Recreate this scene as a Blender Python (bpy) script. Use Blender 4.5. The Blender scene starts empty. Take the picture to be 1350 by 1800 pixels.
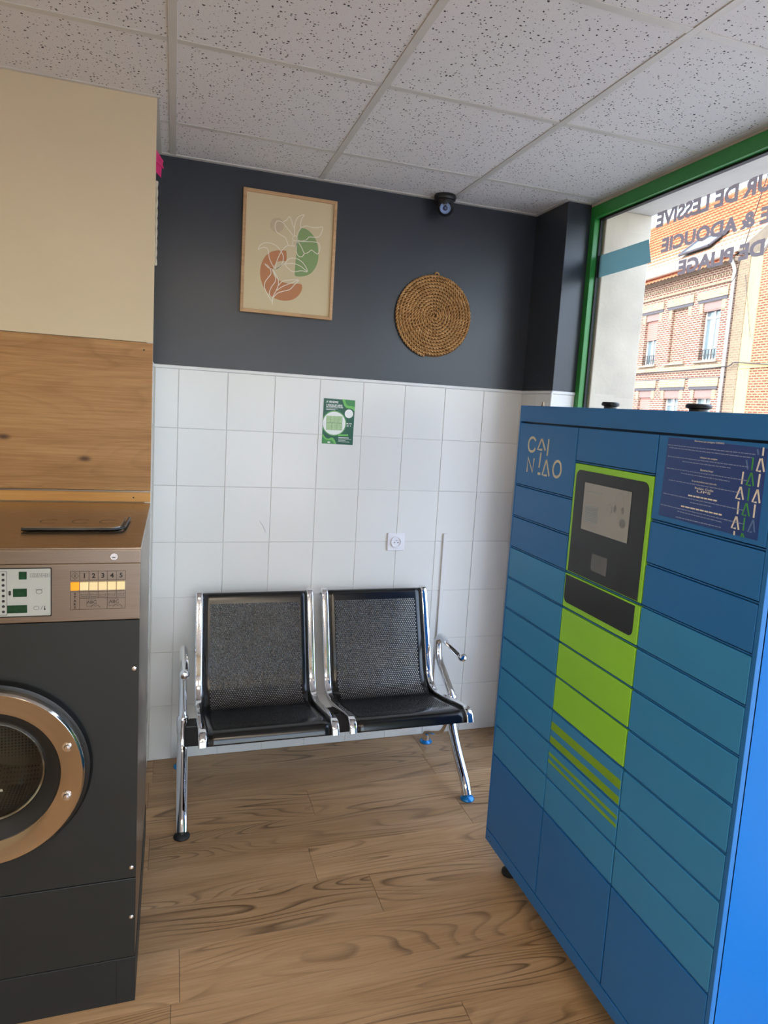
import bpy, bmesh, math, random
from mathutils import Vector, Matrix
random.seed(7)
S = bpy.context.scene
COL = S.collection

# ------------------------------------------------------------------ camera
CAM = (0.75436, -3.03705, 1.62652)
RIGHT, FWD, UP = ((0.949210, -0.308660, 0.061073), (0.314047, 0.941342, -0.123493), (-0.019373, 0.136400, 0.990464))
cd = bpy.data.cameras.new('camera')
cam = bpy.data.objects.new('camera', cd)
COL.objects.link(cam)
cam.matrix_world = Matrix(((RIGHT[0], UP[0], -FWD[0], CAM[0]), (RIGHT[1], UP[1], -FWD[1], CAM[1]),
                           (RIGHT[2], UP[2], -FWD[2], CAM[2]), (0, 0, 0, 1)))
cd.sensor_fit = 'VERTICAL'
cd.sensor_height = 36.0
cd.sensor_width = 27.0
cd.lens = 1198.6 * 36.0 / 1800.0
cd.shift_x = -24.32 / 1800.0
cd.shift_y = -35.2 / 1800.0
cd.clip_end = 300
S.camera = cam

# ------------------------------------------------------------------ sky, sun, exposure
W = bpy.data.worlds.new('sky')
S.world = W
W.use_nodes = True
nt = W.node_tree
bg = nt.nodes['Background']
sky = nt.nodes.new('ShaderNodeTexSky')
sky.sky_type = 'NISHITA'
sky.sun_disc = False
sky.sun_elevation = math.radians(46)
sky.sun_rotation = math.radians(261)
sky.dust_density = 3.0
mixw = nt.nodes.new('ShaderNodeMix')
mixw.data_type = 'RGBA'
mixw.inputs[0].default_value = 0.25
nt.links.new(sky.outputs[0], mixw.inputs[6])
mixw.inputs[7].default_value = (4.6, 4.9, 5.3, 1)
nt.links.new(mixw.outputs[2], bg.inputs[0])
bg.inputs[1].default_value = 1.2

sd = bpy.data.lights.new('sun', 'SUN')
sd.energy = 0.45
sd.angle = math.radians(0.6)
sd.color = (1.0, 0.95, 0.87)
sun = bpy.data.objects.new('sun', sd)
COL.objects.link(sun)
sun.rotation_euler = Vector((-0.74, -0.12, 0.66)).to_track_quat('Z', 'Y').to_euler()

S.view_settings.view_transform = 'Standard'
S.view_settings.look = 'None'
S.view_settings.gamma = 1.0
S.view_settings.use_curve_mapping = False
S.view_settings.exposure = 0.20
LED_POWER = 13.0
LED_COL = (1.0, 0.83, 0.61)

# ------------------------------------------------------------------ helpers
BASE = {}

def lin(c):
    if isinstance(c, str):
        c = c.lstrip('#')
        c = [int(c[i:i + 2], 16) / 255 for i in (0, 2, 4)]
    return tuple((v / 12.92 if v <= 0.04045 else ((v + 0.055) / 1.055) ** 2.4) for v in c) + (1.0,)

def newmat(name):
    m = bpy.data.materials.new(name)
    m.use_nodes = True
    n = m.node_tree.nodes
    return m, m.node_tree, n['Principled BSDF']

def node(t, kind, **kw):
    n = t.nodes.new(kind)
    for k, v in kw.items():
        if k.startswith('i_'):
            key = k[2:]
            key = int(key) if key.isdigit() else key.replace('_', ' ')
            n.inputs[key].default_value = v
        else:
            setattr(n, k, v)
    return n

def ramp(t, stops):
    r = t.nodes.new('ShaderNodeValToRGB')
    e = r.color_ramp.elements
    while len(e) < len(stops):
        e.new(0.5)
    for el, (p, c) in zip(e, stops):
        el.position = p
        el.color = c if len(c) == 4 else tuple(c) + (1,)
    return r

def plain(name, col, rough=0.5, metal=0.0, var=0.06, scale=9.0, bump=0.0, bscale=200.0, spec=0.5, coat=0.0, emit=None, estr=0.0, rvar=0.0):
    """Principled surface with a faint noise variation in colour, roughness and relief."""
    m, t, b = newmat(name)
    c = lin(col)
    tc = node(t, 'ShaderNodeTexCoord')
    nz = node(t, 'ShaderNodeTexNoise', i_Scale=scale, i_Detail=4.0)
    t.links.new(tc.outputs['Object'], nz.inputs['Vector'])
    lo = tuple(max(0, v * (1 - var)) for v in c[:3])
    hi = tuple(min(1, v * (1 + var)) for v in c[:3])
    r = ramp(t, [(0.3, lo), (0.7, hi)])
    t.links.new(nz.outputs['Fac'], r.inputs[0])
    t.links.new(r.outputs[0], b.inputs['Base Color'])
    b.inputs['Roughness'].default_value = rough
    b.inputs['Metallic'].default_value = metal
    b.inputs['Specular IOR Level'].default_value = spec
    b.inputs['Coat Weight'].default_value = coat
    if rvar:
        mr = node(t, 'ShaderNodeMapRange', i_3=max(0.02, rough - rvar), i_4=rough + rvar)
        t.links.new(nz.outputs['Fac'], mr.inputs[0])
        t.links.new(mr.outputs[0], b.inputs['Roughness'])
    if bump:
        n2 = node(t, 'ShaderNodeTexNoise', i_Scale=bscale, i_Detail=3.0)
        t.links.new(tc.outputs['Object'], n2.inputs['Vector'])
        bp = node(t, 'ShaderNodeBump', i_Strength=bump, i_Distance=0.002)
        t.links.new(n2.outputs['Fac'], bp.inputs['Height'])
        t.links.new(bp.outputs[0], b.inputs['Normal'])
    if emit:
        b.inputs['Emission Color'].default_value = lin(emit)
        b.inputs['Emission Strength'].default_value = estr
    return m

def empty(name, loc=(0, 0, 0), rz=0.0):
    o = bpy.data.objects.new(name, None)
    o.empty_display_size = 0.1
    COL.objects.link(o)
    o.location = loc
    o.rotation_euler = (0, 0, rz)
    BASE[o] = Vector(loc)
    return o

def tag(o, label=None, cat=None, group=None, kind=None):
    if label: o['label'] = label
    if cat: o['category'] = cat
    if group: o['group'] = group
    if kind: o['kind'] = kind
    return o

def link(name, me, mat, parent=None, local=False):
    o = bpy.data.objects.new(name, me)
    COL.objects.link(o)
    if mat and not me.materials:
        me.materials.append(mat)
    if parent:
        o.parent = parent
        BASE[o] = BASE[parent]
    else:
        BASE[o] = Vector((0, 0, 0))
    return o

class MB:
    def __init__(s):
        s.v = []; s.f = []
    def add(s, vs, fs):
        k = len(s.v)
        s.v += [tuple(v) for v in vs]
        s.f += [tuple(i + k for i in f) for f in fs]
        return s
    def box(s, x0, x1, y0, y1, z0, z1):
        x0, x1 = min(x0, x1), max(x0, x1); y0, y1 = min(y0, y1), max(y0, y1); z0, z1 = min(z0, z1), max(z0, z1)
        return s.add([(x0, y0, z0), (x1, y0, z0), (x1, y1, z0), (x0, y1, z0), (x0, y0, z1), (x1, y0, z1), (x1, y1, z1), (x0, y1, z1)],
                     [(0, 3, 2, 1), (4, 5, 6, 7), (0, 1, 5, 4), (1, 2, 6, 5), (2, 3, 7, 6), (3, 0, 4, 7)])
    def tube(s, path, r, n=14, caps=True):
        P = [Vector(p) for p in path]
        rr = r if isinstance(r, (list, tuple)) else [r] * len(P)
        T = []
        for i in range(len(P)):
            a = P[max(0, i - 1)]; b = P[min(len(P) - 1, i + 1)]
            T.append((b - a).normalized())
        u = T[0].orthogonal().normalized()
        rings = []
        vs = []
        for i, p in enumerate(P):
            u = (u - T[i] * u.dot(T[i])).normalized()
            w = T[i].cross(u)
            for k in range(n):
                a = 2 * math.pi * k / n
                vs.append(p + (u * math.cos(a) + w * math.sin(a)) * rr[i])
        fs = []
        for i in range(len(P) - 1):
            for k in range(n):
                k2 = (k + 1) % n
                fs.append((i * n + k, i * n + k2, (i + 1) * n + k2, (i + 1) * n + k))
        if caps:
            fs.append(tuple(range(n - 1, -1, -1)))
            fs.append(tuple((len(P) - 1) * n + k for k in range(n)))
        return s.add(vs, fs)
    def lathe(s, prof, origin, axis, n=32, a0=0.0, a1=2 * math.pi, caps=True):
        """prof: list of (radius, height along the axis)."""
        O = Vector(origin); A = Vector(axis).normalized()
        u = A.orthogonal().normalized(); w = A.cross(u)
        full = abs(a1 - a0 - 2 * math.pi) < 1e-6
        m = n if full else n + 1
        vs = []
        for r, h in prof:
            for k in range(m):
                a = a0 + (a1 - a0) * k / n
                vs.append(O + A * h + (u * math.cos(a) + w * math.sin(a)) * r)
        fs = []
        for i in range(len(prof) - 1):
            for k in range(n):
                k2 = (k + 1) % m
                fs.append((i * m + k, i * m + k2, (i + 1) * m + k2, (i + 1) * m + k))
        if caps and full and prof[0][0] > 1e-6: fs.append(tuple(range(n - 1, -1, -1)))
        if caps and full and prof[-1][0] > 1e-6: fs.append(tuple((len(prof) - 1) * m + k for k in range(n)))
        return s.add(vs, fs)
    def prism(s, poly, fn, d0, d1):
        """poly in plane coordinates; fn(a, b, d) -> 3D point at depth d."""
        n = len(poly)
        vs = [fn(a, b, d0) for a, b in poly] + [fn(a, b, d1) for a, b in poly]
        fs = [tuple(range(n)), tuple(range(2 * n - 1, n - 1, -1))]
        fs += [(i, i + n, (i + 1) % n + n, (i + 1) % n) for i in range(n)]
        return s.add(vs, fs)
    def ribbon(s, line, w, fn, d, taper=False):
        n = len(line)
        L = []; Rr = []
        for i in range(n):
            a = Vector(line[max(0, i - 1)]); b = Vector(line[min(n - 1, i + 1)])
            t = (b - a)
            t = t.normalized() if t.length > 1e-9 else Vector((1, 0))
            nrm = Vector((-t.y, t.x))
            ww = w * 0.5
            if taper: ww *= 0.35 + 0.65 * math.sin(math.pi * (i + 0.5) / n)
            p = Vector(line[i])
            L.append(p + nrm * ww); Rr.append(p - nrm * ww)
        vs = [fn(p.x, p.y, d) for p in L] + [fn(p.x, p.y, d) for p in Rr]
        return s.add(vs, [(i, i + 1, n + i + 1, n + i) for i in range(n - 1)])
    def sweep(s, path, sec, side, caps=True):
        """path: 3D points in a plane with normal `side`; sec: (a along side, b along in-plane normal)."""
        P = [Vector(p) for p in path]; Sd = Vector(side)
        n = len(sec); vs = []; fs = []
        for i in range(len(P)):
            t = (P[min(len(P) - 1, i + 1)] - P[max(0, i - 1)]).normalized()
            nn = Sd.cross(t).normalized()
            for a, b in sec: vs.append(P[i] + Sd * a + nn * b)
        for i in range(len(P) - 1):
            for k in range(n):
                k2 = (k + 1) % n
                fs.append((i * n + k, i * n + k2, (i + 1) * n + k2, (i + 1) * n + k))
        if caps:
            fs.append(tuple(range(n - 1, -1, -1))); fs.append(tuple((len(P) - 1) * n + k for k in range(n)))
        return s.add(vs, fs)
    def mesh(s, name, origin=(0, 0, 0), bevel=0.0, seg=2, smooth=False, weld=False):
        me = bpy.data.meshes.new(name)
        o = Vector(origin)
        me.from_pydata([tuple(Vector(v) - o) for v in s.v], [], s.f)
        me.validate()
        bm = bmesh.new(); bm.from_mesh(me)
        if weld: bmesh.ops.remove_doubles(bm, verts=bm.verts, dist=1e-5)
        bmesh.ops.recalc_face_normals(bm, faces=bm.faces)
        if bevel > 0:
            es = [e for e in bm.edges if e.is_manifold and e.calc_face_angle(0) > 0.6]
            bmesh.ops.bevel(bm, geom=es, offset=bevel, offset_type='OFFSET', segments=seg, affect='EDGES', profile=0.5, clamp_overlap=True)
        bm.to_mesh(me); bm.free()
        if smooth:
            me.polygons.foreach_set('use_smooth', [True] * len(me.polygons))
            try:
                me.set_sharp_from_angle(angle=math.radians(38))
            except Exception:
                pass
        return me
    def build(s, name, mat, parent=None, **kw):
        return link(name, s.mesh(name, BASE[parent] if parent else (0, 0, 0), **kw), mat, parent)

def arc(c, r, a0, a1, n, ax=(0, 1), fixed=None):
    return [(c[0] + r * math.cos(a0 + (a1 - a0) * i / n), c[1] + r * math.sin(a0 + (a1 - a0) * i / n)) for i in range(n + 1)]

def rrect(x0, x1, y0, y1, r, n=5, corners=(1, 1, 1, 1)):
    """rounded rectangle, corners: bottom-left, bottom-right, top-right, top-left."""
    out = []
    for (cx, cy, a), k in zip(((x0 + r, y0 + r, math.pi), (x1 - r, y0 + r, 1.5 * math.pi), (x1 - r, y1 - r, 0), (x0 + r, y1 - r, 0.5 * math.pi)), corners):
        if k:
            out += arc((cx, cy), r, a, a + math.pi / 2, n)
        else:
            out.append((x0 if cx < (x0 + x1) / 2 else x1, y0 if cy < (y0 + y1) / 2 else y1))
    return out

def smoothline(pts, k=5):
    """Catmull-Rom through the points (any dimension)."""
    P = [Vector(p) for p in pts]
    out = []
    for i in range(len(P) - 1):
        p0 = P[max(0, i - 1)]; p1 = P[i]; p2 = P[i + 1]; p3 = P[min(len(P) - 1, i + 2)]
        for j in range(k):
            t = j / k
            out.append(0.5 * ((2 * p1) + (p2 - p0) * t + (2 * p0 - 5 * p1 + 4 * p2 - p3) * t * t + (3 * p1 - p0 - 3 * p2 + p3) * t ** 3))
    out.append(P[-1])
    return out

def fillet(pts, r, n=6):
    """Polyline with rounded corners."""
    P = [Vector(p) for p in pts]
    out = [P[0]]
    for i in range(1, len(P) - 1):
        a = (P[i - 1] - P[i]); b = (P[i + 1] - P[i])
        d = min(r, a.length * 0.49, b.length * 0.49)
        p0 = P[i] + a.normalized() * d; p2 = P[i] + b.normalized() * d
        for j in range(n + 1):
            t = j / n
            out.append(p0 * (1 - t) ** 2 + P[i] * 2 * t * (1 - t) + p2 * t * t)
    out.append(P[-1])
    return out

def text_mesh(body, bold=0.0):
    cu = bpy.data.curves.new('lettering', 'FONT')
    cu.body = body
    cu.size = 1.0
    cu.offset = bold
    cu.resolution_u = 3
    ob = bpy.data.objects.new('lettering', cu)
    me = bpy.data.meshes.new_from_object(ob)
    bpy.data.objects.remove(ob)
    bpy.data.curves.remove(cu)
    return me

def lettering(body, box, fn, d, mat, parent, bold=0.0, name='lettering', keep=None):
    """Flat print: text fitted to the plane box (a0, a1, b0, b1); a0 is where the text starts, fn maps to 3D.
    keep='h' sets the height only and centres it on the box, so that letters keep their proportions."""
    me = text_mesh(body, bold)
    xs = [v.co.x for v in me.vertices]; ys = [v.co.y for v in me.vertices]
    x0, x1, y0, y1 = min(xs), max(xs), min(ys), max(ys)
    a0, a1, b0, b1 = box
    if keep == 'h':
        k = (b1 - b0) / (y1 - y0); s = 1 if a1 > a0 else -1
        mid = (a0 + a1) / 2; half = (x1 - x0) * k / 2
        a0, a1 = mid - s * half, mid + s * half
    o = BASE[parent] if parent else Vector((0, 0, 0))
    for v in me.vertices:
        p = fn(a0 + (v.co.x - x0) / (x1 - x0) * (a1 - a0), b0 + (v.co.y - y0) / (y1 - y0) * (b1 - b0), d)
        v.co = Vector(p) - o
    me.name = name
    me.materials.clear()
    return link(name, me, mat, parent)

# ------------------------------------------------------------------ drawn shapes, in metres on their own surfaces
ART_ORANGE = [(1.1968,2.2565),(1.1829,2.2578),(1.1595,2.2548),(1.1325,2.2446),(1.1099,2.2247),(1.0954,2.1963),(1.0895,2.1652),(1.0918,2.1349),(1.1005,2.1091),(1.113,2.0875),(1.1313,2.0683),(1.1554,2.0554),(1.1834,2.0494),(1.2112,2.0516),(1.2349,2.0599),(1.2543,2.0757),(1.2675,2.0966),(1.2708,2.1146),(1.2662,2.1257),(1.2521,2.1269),(1.2282,2.1234),(1.2002,2.1242),(1.1762,2.1292),(1.1561,2.1404),(1.1437,2.1562),(1.1429,2.1753),(1.15,2.1953),(1.1613,2.2081),(1.1848,2.2129),(1.1984,2.2184)]
ART_GREEN = [(1.2579,2.36),(1.2781,2.357),(1.2987,2.3444),(1.3178,2.3239),(1.3292,2.2983),(1.3349,2.2642),(1.3343,2.233),(1.3254,2.2047),(1.3083,2.1793),(1.2867,2.1651),(1.2628,2.1584),(1.2407,2.1578),(1.2363,2.167),(1.2368,2.2019),(1.239,2.2445),(1.2406,2.2831),(1.2418,2.3177),(1.2468,2.3413)]
ART_MAUVE = [(1.1831,2.3612),(1.1824,2.3533),(1.1797,2.3456),(1.1753,2.3387),(1.1693,2.3331),(1.1623,2.3291),(1.1547,2.3271),(1.147,2.3271),(1.1398,2.3291),(1.1335,2.3331),(1.1286,2.3387),(1.1254,2.3455),(1.1241,2.3531),(1.1248,2.361),(1.1275,2.3686),(1.1319,2.3755),(1.1378,2.3811),(1.1448,2.385),(1.1523,2.3871),(1.16,2.3872),(1.1673,2.3852),(1.1736,2.3813),(1.1785,2.3757),(1.1818,2.3689)]
ART_LINES = [[(1.2037,2.2822),(1.1971,2.2966),(1.1887,2.3107),(1.1727,2.3181),(1.1527,2.3287),(1.145,2.3466),(1.1473,2.3657),(1.1567,2.3746),(1.1745,2.3714),(1.1867,2.3598),(1.2072,2.3398),(1.2218,2.3227)],[(1.1783,2.3738),(1.1936,2.3835),(1.2028,2.398),(1.2133,2.3824),(1.2179,2.3679),(1.2264,2.3538)],[(1.2277,2.3235),(1.2272,2.3539),(1.2294,2.377),(1.2402,2.4013),(1.2655,2.4144),(1.2564,2.396),(1.2514,2.3725),(1.254,2.3595),(1.243,2.337),(1.2381,2.3134)],[(1.254,2.3595),(1.2775,2.3703),(1.2977,2.3673),(1.3258,2.37),(1.3479,2.3749),(1.3448,2.3545),(1.3336,2.3337),(1.3116,2.3277),(1.2915,2.3262),(1.28,2.3132),(1.2603,2.3056),(1.2404,2.3061)],[(1.2425,2.3025),(1.2804,2.3055),(1.3125,2.3085),(1.3329,2.3065),(1.3398,2.2881),(1.3329,2.262),(1.3185,2.266),(1.304,2.2739),(1.2904,2.2625),(1.2745,2.2566),(1.2615,2.2781),(1.2466,2.2992)],[(1.2385,2.302),(1.238,2.2674),(1.245,2.2452),(1.2632,2.2406),(1.2745,2.2566)],[(1.2214,2.3131),(1.2258,2.3213),(1.2357,2.3227),(1.2412,2.3146),(1.2384,2.3058),(1.2294,2.302),(1.2216,2.3074),(1.2214,2.3131)],[(1.2208,2.2997),(1.2235,2.2809),(1.2372,2.2865),(1.2423,2.3063)],[(1.2216,2.2788),(1.2037,2.2803),(1.1903,2.2709),(1.1753,2.2519),(1.1627,2.2236),(1.1557,2.1998),(1.1527,2.1764)],[(1.0781,2.2472),(1.0852,2.2651),(1.1041,2.2777),(1.1273,2.2799),(1.1509,2.2735),(1.1712,2.2552),(1.1839,2.2338),(1.1829,2.2107),(1.1738,2.1905),(1.1566,2.1769)],[(1.0781,2.2472),(1.0932,2.2567),(1.1106,2.2589),(1.1207,2.2488),(1.1257,2.219),(1.1383,2.1939),(1.1527,2.1764)],[(1.1586,2.1771),(1.1737,2.1924),(1.1911,2.2021),(1.2042,2.221),(1.2197,2.2294),(1.2436,2.2297),(1.2682,2.2172),(1.2853,2.196),(1.2892,2.1809),(1.2657,2.1828),(1.2459,2.1778),(1.226,2.1755),(1.2056,2.1866),(1.1932,2.2005)],[(1.1931,2.2024),(1.2246,2.2081),(1.2568,2.2023),(1.2879,2.1827)],[(1.1052,2.1937),(1.1233,2.1787),(1.1431,2.1715),(1.1556,2.1538),(1.1661,2.1357),(1.1672,2.1089),(1.1582,2.0847),(1.1473,2.0604),(1.1454,2.0273)],[(1.1052,2.1937),(1.1231,2.1844),(1.1357,2.1591),(1.1248,2.1387),(1.1119,2.1181),(1.1107,2.0949),(1.1234,2.0694),(1.145,2.0388)],[(1.1392,2.171),(1.1516,2.1533),(1.1546,2.1267),(1.1399,2.102),(1.1309,2.0779),(1.1354,2.063)],[(1.1672,2.1089),(1.1842,2.1282),(1.2077,2.1366),(1.2534,2.1426),(1.2363,2.1205),(1.2172,2.0989),(1.1898,2.0882),(1.1664,2.0779),(1.1475,2.0565)],[(1.162,2.089),(1.1889,2.1094),(1.2279,2.1292),(1.2534,2.1426)]]
LOGO = [[(-1.1008,1.5461),(-1.0884,1.5544),(-1.0723,1.5547),(-1.0589,1.5452),(-1.0555,1.5289),(-1.063,1.5146),(-1.0787,1.5104),(-1.0951,1.5153),(-1.0998,1.5236)],[(-1.1362,1.555),(-1.1161,1.52),(-1.1444,1.521)],[(-1.1386,1.5552),(-1.1632,1.5201)],[(-1.1796,1.5572),(-1.1772,1.5048)],[(-1.0591,1.4423),(-1.0595,1.4908),(-1.095,1.445),(-1.0995,1.4901)],[(-1.139,1.5116),(-1.1342,1.4637)],[(-1.1291,1.4445),(-1.1457,1.4451)],[(-1.1748,1.4922),(-1.1577,1.4435),(-1.1853,1.4442)],[(-1.176,1.4923),(-1.1991,1.4435)],[(-1.2621,1.4775),(-1.2571,1.4884),(-1.2432,1.4945),(-1.2289,1.4897),(-1.22,1.4772),(-1.2194,1.4615),(-1.2281,1.4491),(-1.2428,1.4462),(-1.2567,1.453),(-1.2633,1.4646),(-1.2621,1.4775)]]
STK_W = [[(-1.9879,1.5918),(-1.9883,1.5753)],[(-1.9834,1.5696),(-1.978,1.5445),(-1.9882,1.5447)],[(-1.987,1.57),(-1.996,1.5442)],[(-1.9869,1.5393),(-1.9862,1.5132)],[(-1.9859,1.5083),(-1.9768,1.4822),(-1.9877,1.4826)],[(-1.9869,1.5085),(-1.9949,1.4823)],[(-1.9847,1.478),(-1.985,1.4513)],[(-1.9454,1.5392),(-1.9448,1.5137)],[(-1.9429,1.508),(-1.9345,1.4831),(-1.9461,1.4835)],[(-1.9441,1.5082),(-1.9536,1.4828)],[(-1.9428,1.4779),(-1.9437,1.4515)],[(-1.9415,1.4465),(-1.9325,1.4212),(-1.9442,1.4221)],[(-1.9426,1.4467),(-1.9514,1.4204)],[(-1.9411,1.416),(-1.9418,1.4074)]]
STK_G = [[(-1.9659,1.5698),(-1.966,1.5441)],[(-1.9656,1.5396),(-1.9569,1.5138),(-1.9681,1.514)],[(-1.9667,1.5397),(-1.9748,1.5134)],[(-1.9654,1.5083),(-1.9657,1.4823)],[(-1.9626,1.4773),(-1.9556,1.4522),(-1.9665,1.4526)],[(-1.9639,1.4775),(-1.9738,1.4521)],[(-1.9632,1.4475),(-1.9633,1.4212)],[(-1.9619,1.4154),(-1.9594,1.4067)],[(-1.9625,1.4156),(-1.9673,1.4074)]]
STK_F = [[(-1.9846,1.4468),(-1.9752,1.4213),(-1.9851,1.4222)],[(-1.9857,1.447),(-1.9916,1.4231)],[(-1.9735,1.5872),(-1.9774,1.5761)],[(-1.9494,1.5639),(-1.9558,1.5448)]]
STK_T = [('h',(-1.7995,1.5925),(-1.8863,1.5913)),('t',(-1.7154,1.5776),(-1.9698,1.5764)),('t',(-1.7194,1.5717),(-1.9632,1.5691)),('h',(-1.8213,1.5575),(-1.872,1.5564)),('t',(-1.7187,1.5513),(-1.9607,1.5498)),('t',(-1.7681,1.5435),(-1.9133,1.543)),('h',(-1.8269,1.5307),(-1.8648,1.5304)),('t',(-1.7195,1.5239),(-1.9627,1.5223)),('t',(-1.7681,1.5168),(-1.9129,1.5153)),('h',(-1.8054,1.5037),(-1.8779,1.5034)),('t',(-1.7299,1.497),(-1.9465,1.4958)),('h',(-1.8168,1.489),(-1.8712,1.4901)),('h',(-1.8233,1.4826),(-1.8646,1.4831)),('h',(-1.7983,1.4702),(-1.8844,1.4701)),('t',(-1.7169,1.4639),(-1.961,1.4617)),('t',(-1.8062,1.4553),(-1.8703,1.4554)),('h',(-1.7799,1.4431),(-1.9025,1.4426)),('t',(-1.7121,1.4363),(-1.9653,1.4343)),('t',(-1.7705,1.4293),(-1.9048,1.4279)),('t',(-1.7669,1.4154),(-1.9042,1.4164))]
PST_WAVE1 = [(1.4747,1.6457),(1.4876,1.6454),(1.4899,1.6341),(1.4946,1.6242),(1.5044,1.6179),(1.5186,1.6176),(1.5293,1.616),(1.5355,1.6117),(1.5356,1.5934),(1.5315,1.5978),(1.5216,1.6052),(1.5074,1.606),(1.4943,1.6082),(1.4855,1.6179),(1.4801,1.6313)]
PST_WAVE2 = [(1.4876,1.6454),(1.5354,1.6437),(1.5357,1.6129),(1.5293,1.616),(1.5186,1.6176),(1.5044,1.6179),(1.4946,1.6242),(1.4899,1.6341)]
PST_WAVE3 = [(1.3929,1.4879),(1.3992,1.4779),(1.409,1.468),(1.4207,1.4651),(1.4321,1.4714),(1.4416,1.4695),(1.449,1.4606),(1.4582,1.4431),(1.4476,1.4431),(1.4399,1.4557),(1.4315,1.461),(1.4211,1.4571),(1.407,1.4611),(1.3973,1.4687),(1.3916,1.4764)]
PST_WAVE4 = [(1.3916,1.4764),(1.3973,1.4687),(1.407,1.4611),(1.4211,1.4571),(1.4315,1.461),(1.4399,1.4557),(1.4476,1.4431),(1.3904,1.4428)]
PST_BAR = [(1.4618,1.4869),(1.5108,1.4887),(1.5108,1.4806),(1.4645,1.4792)]
PST_LOTS = [(1.4059,1.5685),(1.4791,1.5697),(1.4797,1.5052),(1.4076,1.5045)]
PST_C = [(1.4429,1.5359),(1.4992,1.5387),(1.5091,1.5821),(1.5295,1.5832)]
PST_T = [(1.4021,1.6311),(1.4028,1.6176),(1.4032,1.6097),(1.4655,1.4705),(1.4659,1.4614),(1.4662,1.4556)]
PST_CORNERS = [(1.391,1.6457),(1.5354,1.6437),(1.5341,1.4411),(1.3904,1.4428)]

# ------------------------------------------------------------------ materials
def tile_mat():
    m, t, b = newmat('glazed_tile')
    oi = node(t, 'ShaderNodeObjectInfo')
    r = ramp(t, [(0.0, lin('#e1e1dd')), (1.0, lin('#e5e5e1'))])
    t.links.new(oi.outputs['Random'], r.inputs[0])
    t.links.new(r.outputs[0], b.inputs['Base Color'])
    b.inputs['Roughness'].default_value = 0.16
    tc = node(t, 'ShaderNodeTexCoord')
    n2 = node(t, 'ShaderNodeTexNoise', i_Scale=14.0, i_Detail=2.0)
    t.links.new(tc.outputs['Object'], n2.inputs['Vector'])
    bp = node(t, 'ShaderNodeBump', i_Strength=0.06, i_Distance=0.004)
    t.links.new(n2.outputs['Fac'], bp.inputs['Height'])
    t.links.new(bp.outputs[0], b.inputs['Normal'])
    return m

def ceiling_mat():
    m, t, b = newmat('mineral_fibre')
    tc = node(t, 'ShaderNodeTexCoord')
    oi = node(t, 'ShaderNodeObjectInfo')
    add = node(t, 'ShaderNodeVectorMath', operation='MULTIPLY_ADD')
    add.inputs[1].default_value = (1, 1, 1)
    t.links.new(tc.outputs['Object'], add.inputs[0])
    t.links.new(oi.outputs['Location'], add.inputs[2])
    nz = node(t, 'ShaderNodeTexNoise', i_Scale=70.0, i_Detail=2.0)
    t.links.new(add.outputs[0], nz.inputs['Vector'])
    ml = node(t, 'ShaderNodeVectorMath', operation='MULTIPLY_ADD')
    ml.inputs[1].default_value = (0.012, 0.012, 0.012)
    t.links.new(nz.outputs['Color'], ml.inputs[0])
    t.links.new(add.outputs[0], ml.inputs[2])
    vo = node(t, 'ShaderNodeTexVoronoi', i_Scale=100.0)
    t.links.new(ml.outputs[0], vo.inputs['Vector'])
    # each cell gets its own hole size
    sep = node(t, 'ShaderNodeSeparateColor')
    t.links.new(vo.outputs['Color'], sep.inputs[0])
    thr = node(t, 'ShaderNodeMapRange', i_1=0.15, i_2=1.0, i_3=0.05, i_4=0.33)
    t.links.new(sep.outputs[0], thr.inputs[0])
    lt = node(t, 'ShaderNodeMath', operation='LESS_THAN')
    t.links.new(vo.outputs['Distance'], lt.inputs[0])
    t.links.new(thr.outputs[0], lt.inputs[1])
    vo2 = node(t, 'ShaderNodeTexVoronoi', i_Scale=240.0)
    t.links.new(ml.outputs[0], vo2.inputs['Vector'])
    lt2 = node(t, 'ShaderNodeMath', operation='LESS_THAN', i_1=0.16)
    t.links.new(vo2.outputs['Distance'], lt2.inputs[0])
    mx = node(t, 'ShaderNodeMix', data_type='RGBA')
    mx.inputs[6].default_value = lin('#dcdad8')
    mx.inputs[7].default_value = lin('#4a4746')
    t.links.new(lt.outputs[0], mx.inputs[0])
    mx2 = node(t, 'ShaderNodeMix', data_type='RGBA')
    mx2.inputs[7].default_value = lin('#a8a5a3')
    t.links.new(lt2.outputs[0], mx2.inputs[0])
    t.links.new(mx.outputs[2], mx2.inputs[6])
    t.links.new(mx2.outputs[2], b.inputs['Base Color'])
    b.inputs['Roughness'].default_value = 0.95
    b.inputs['Specular IOR Level'].default_value = 0.1
    return m

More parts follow.
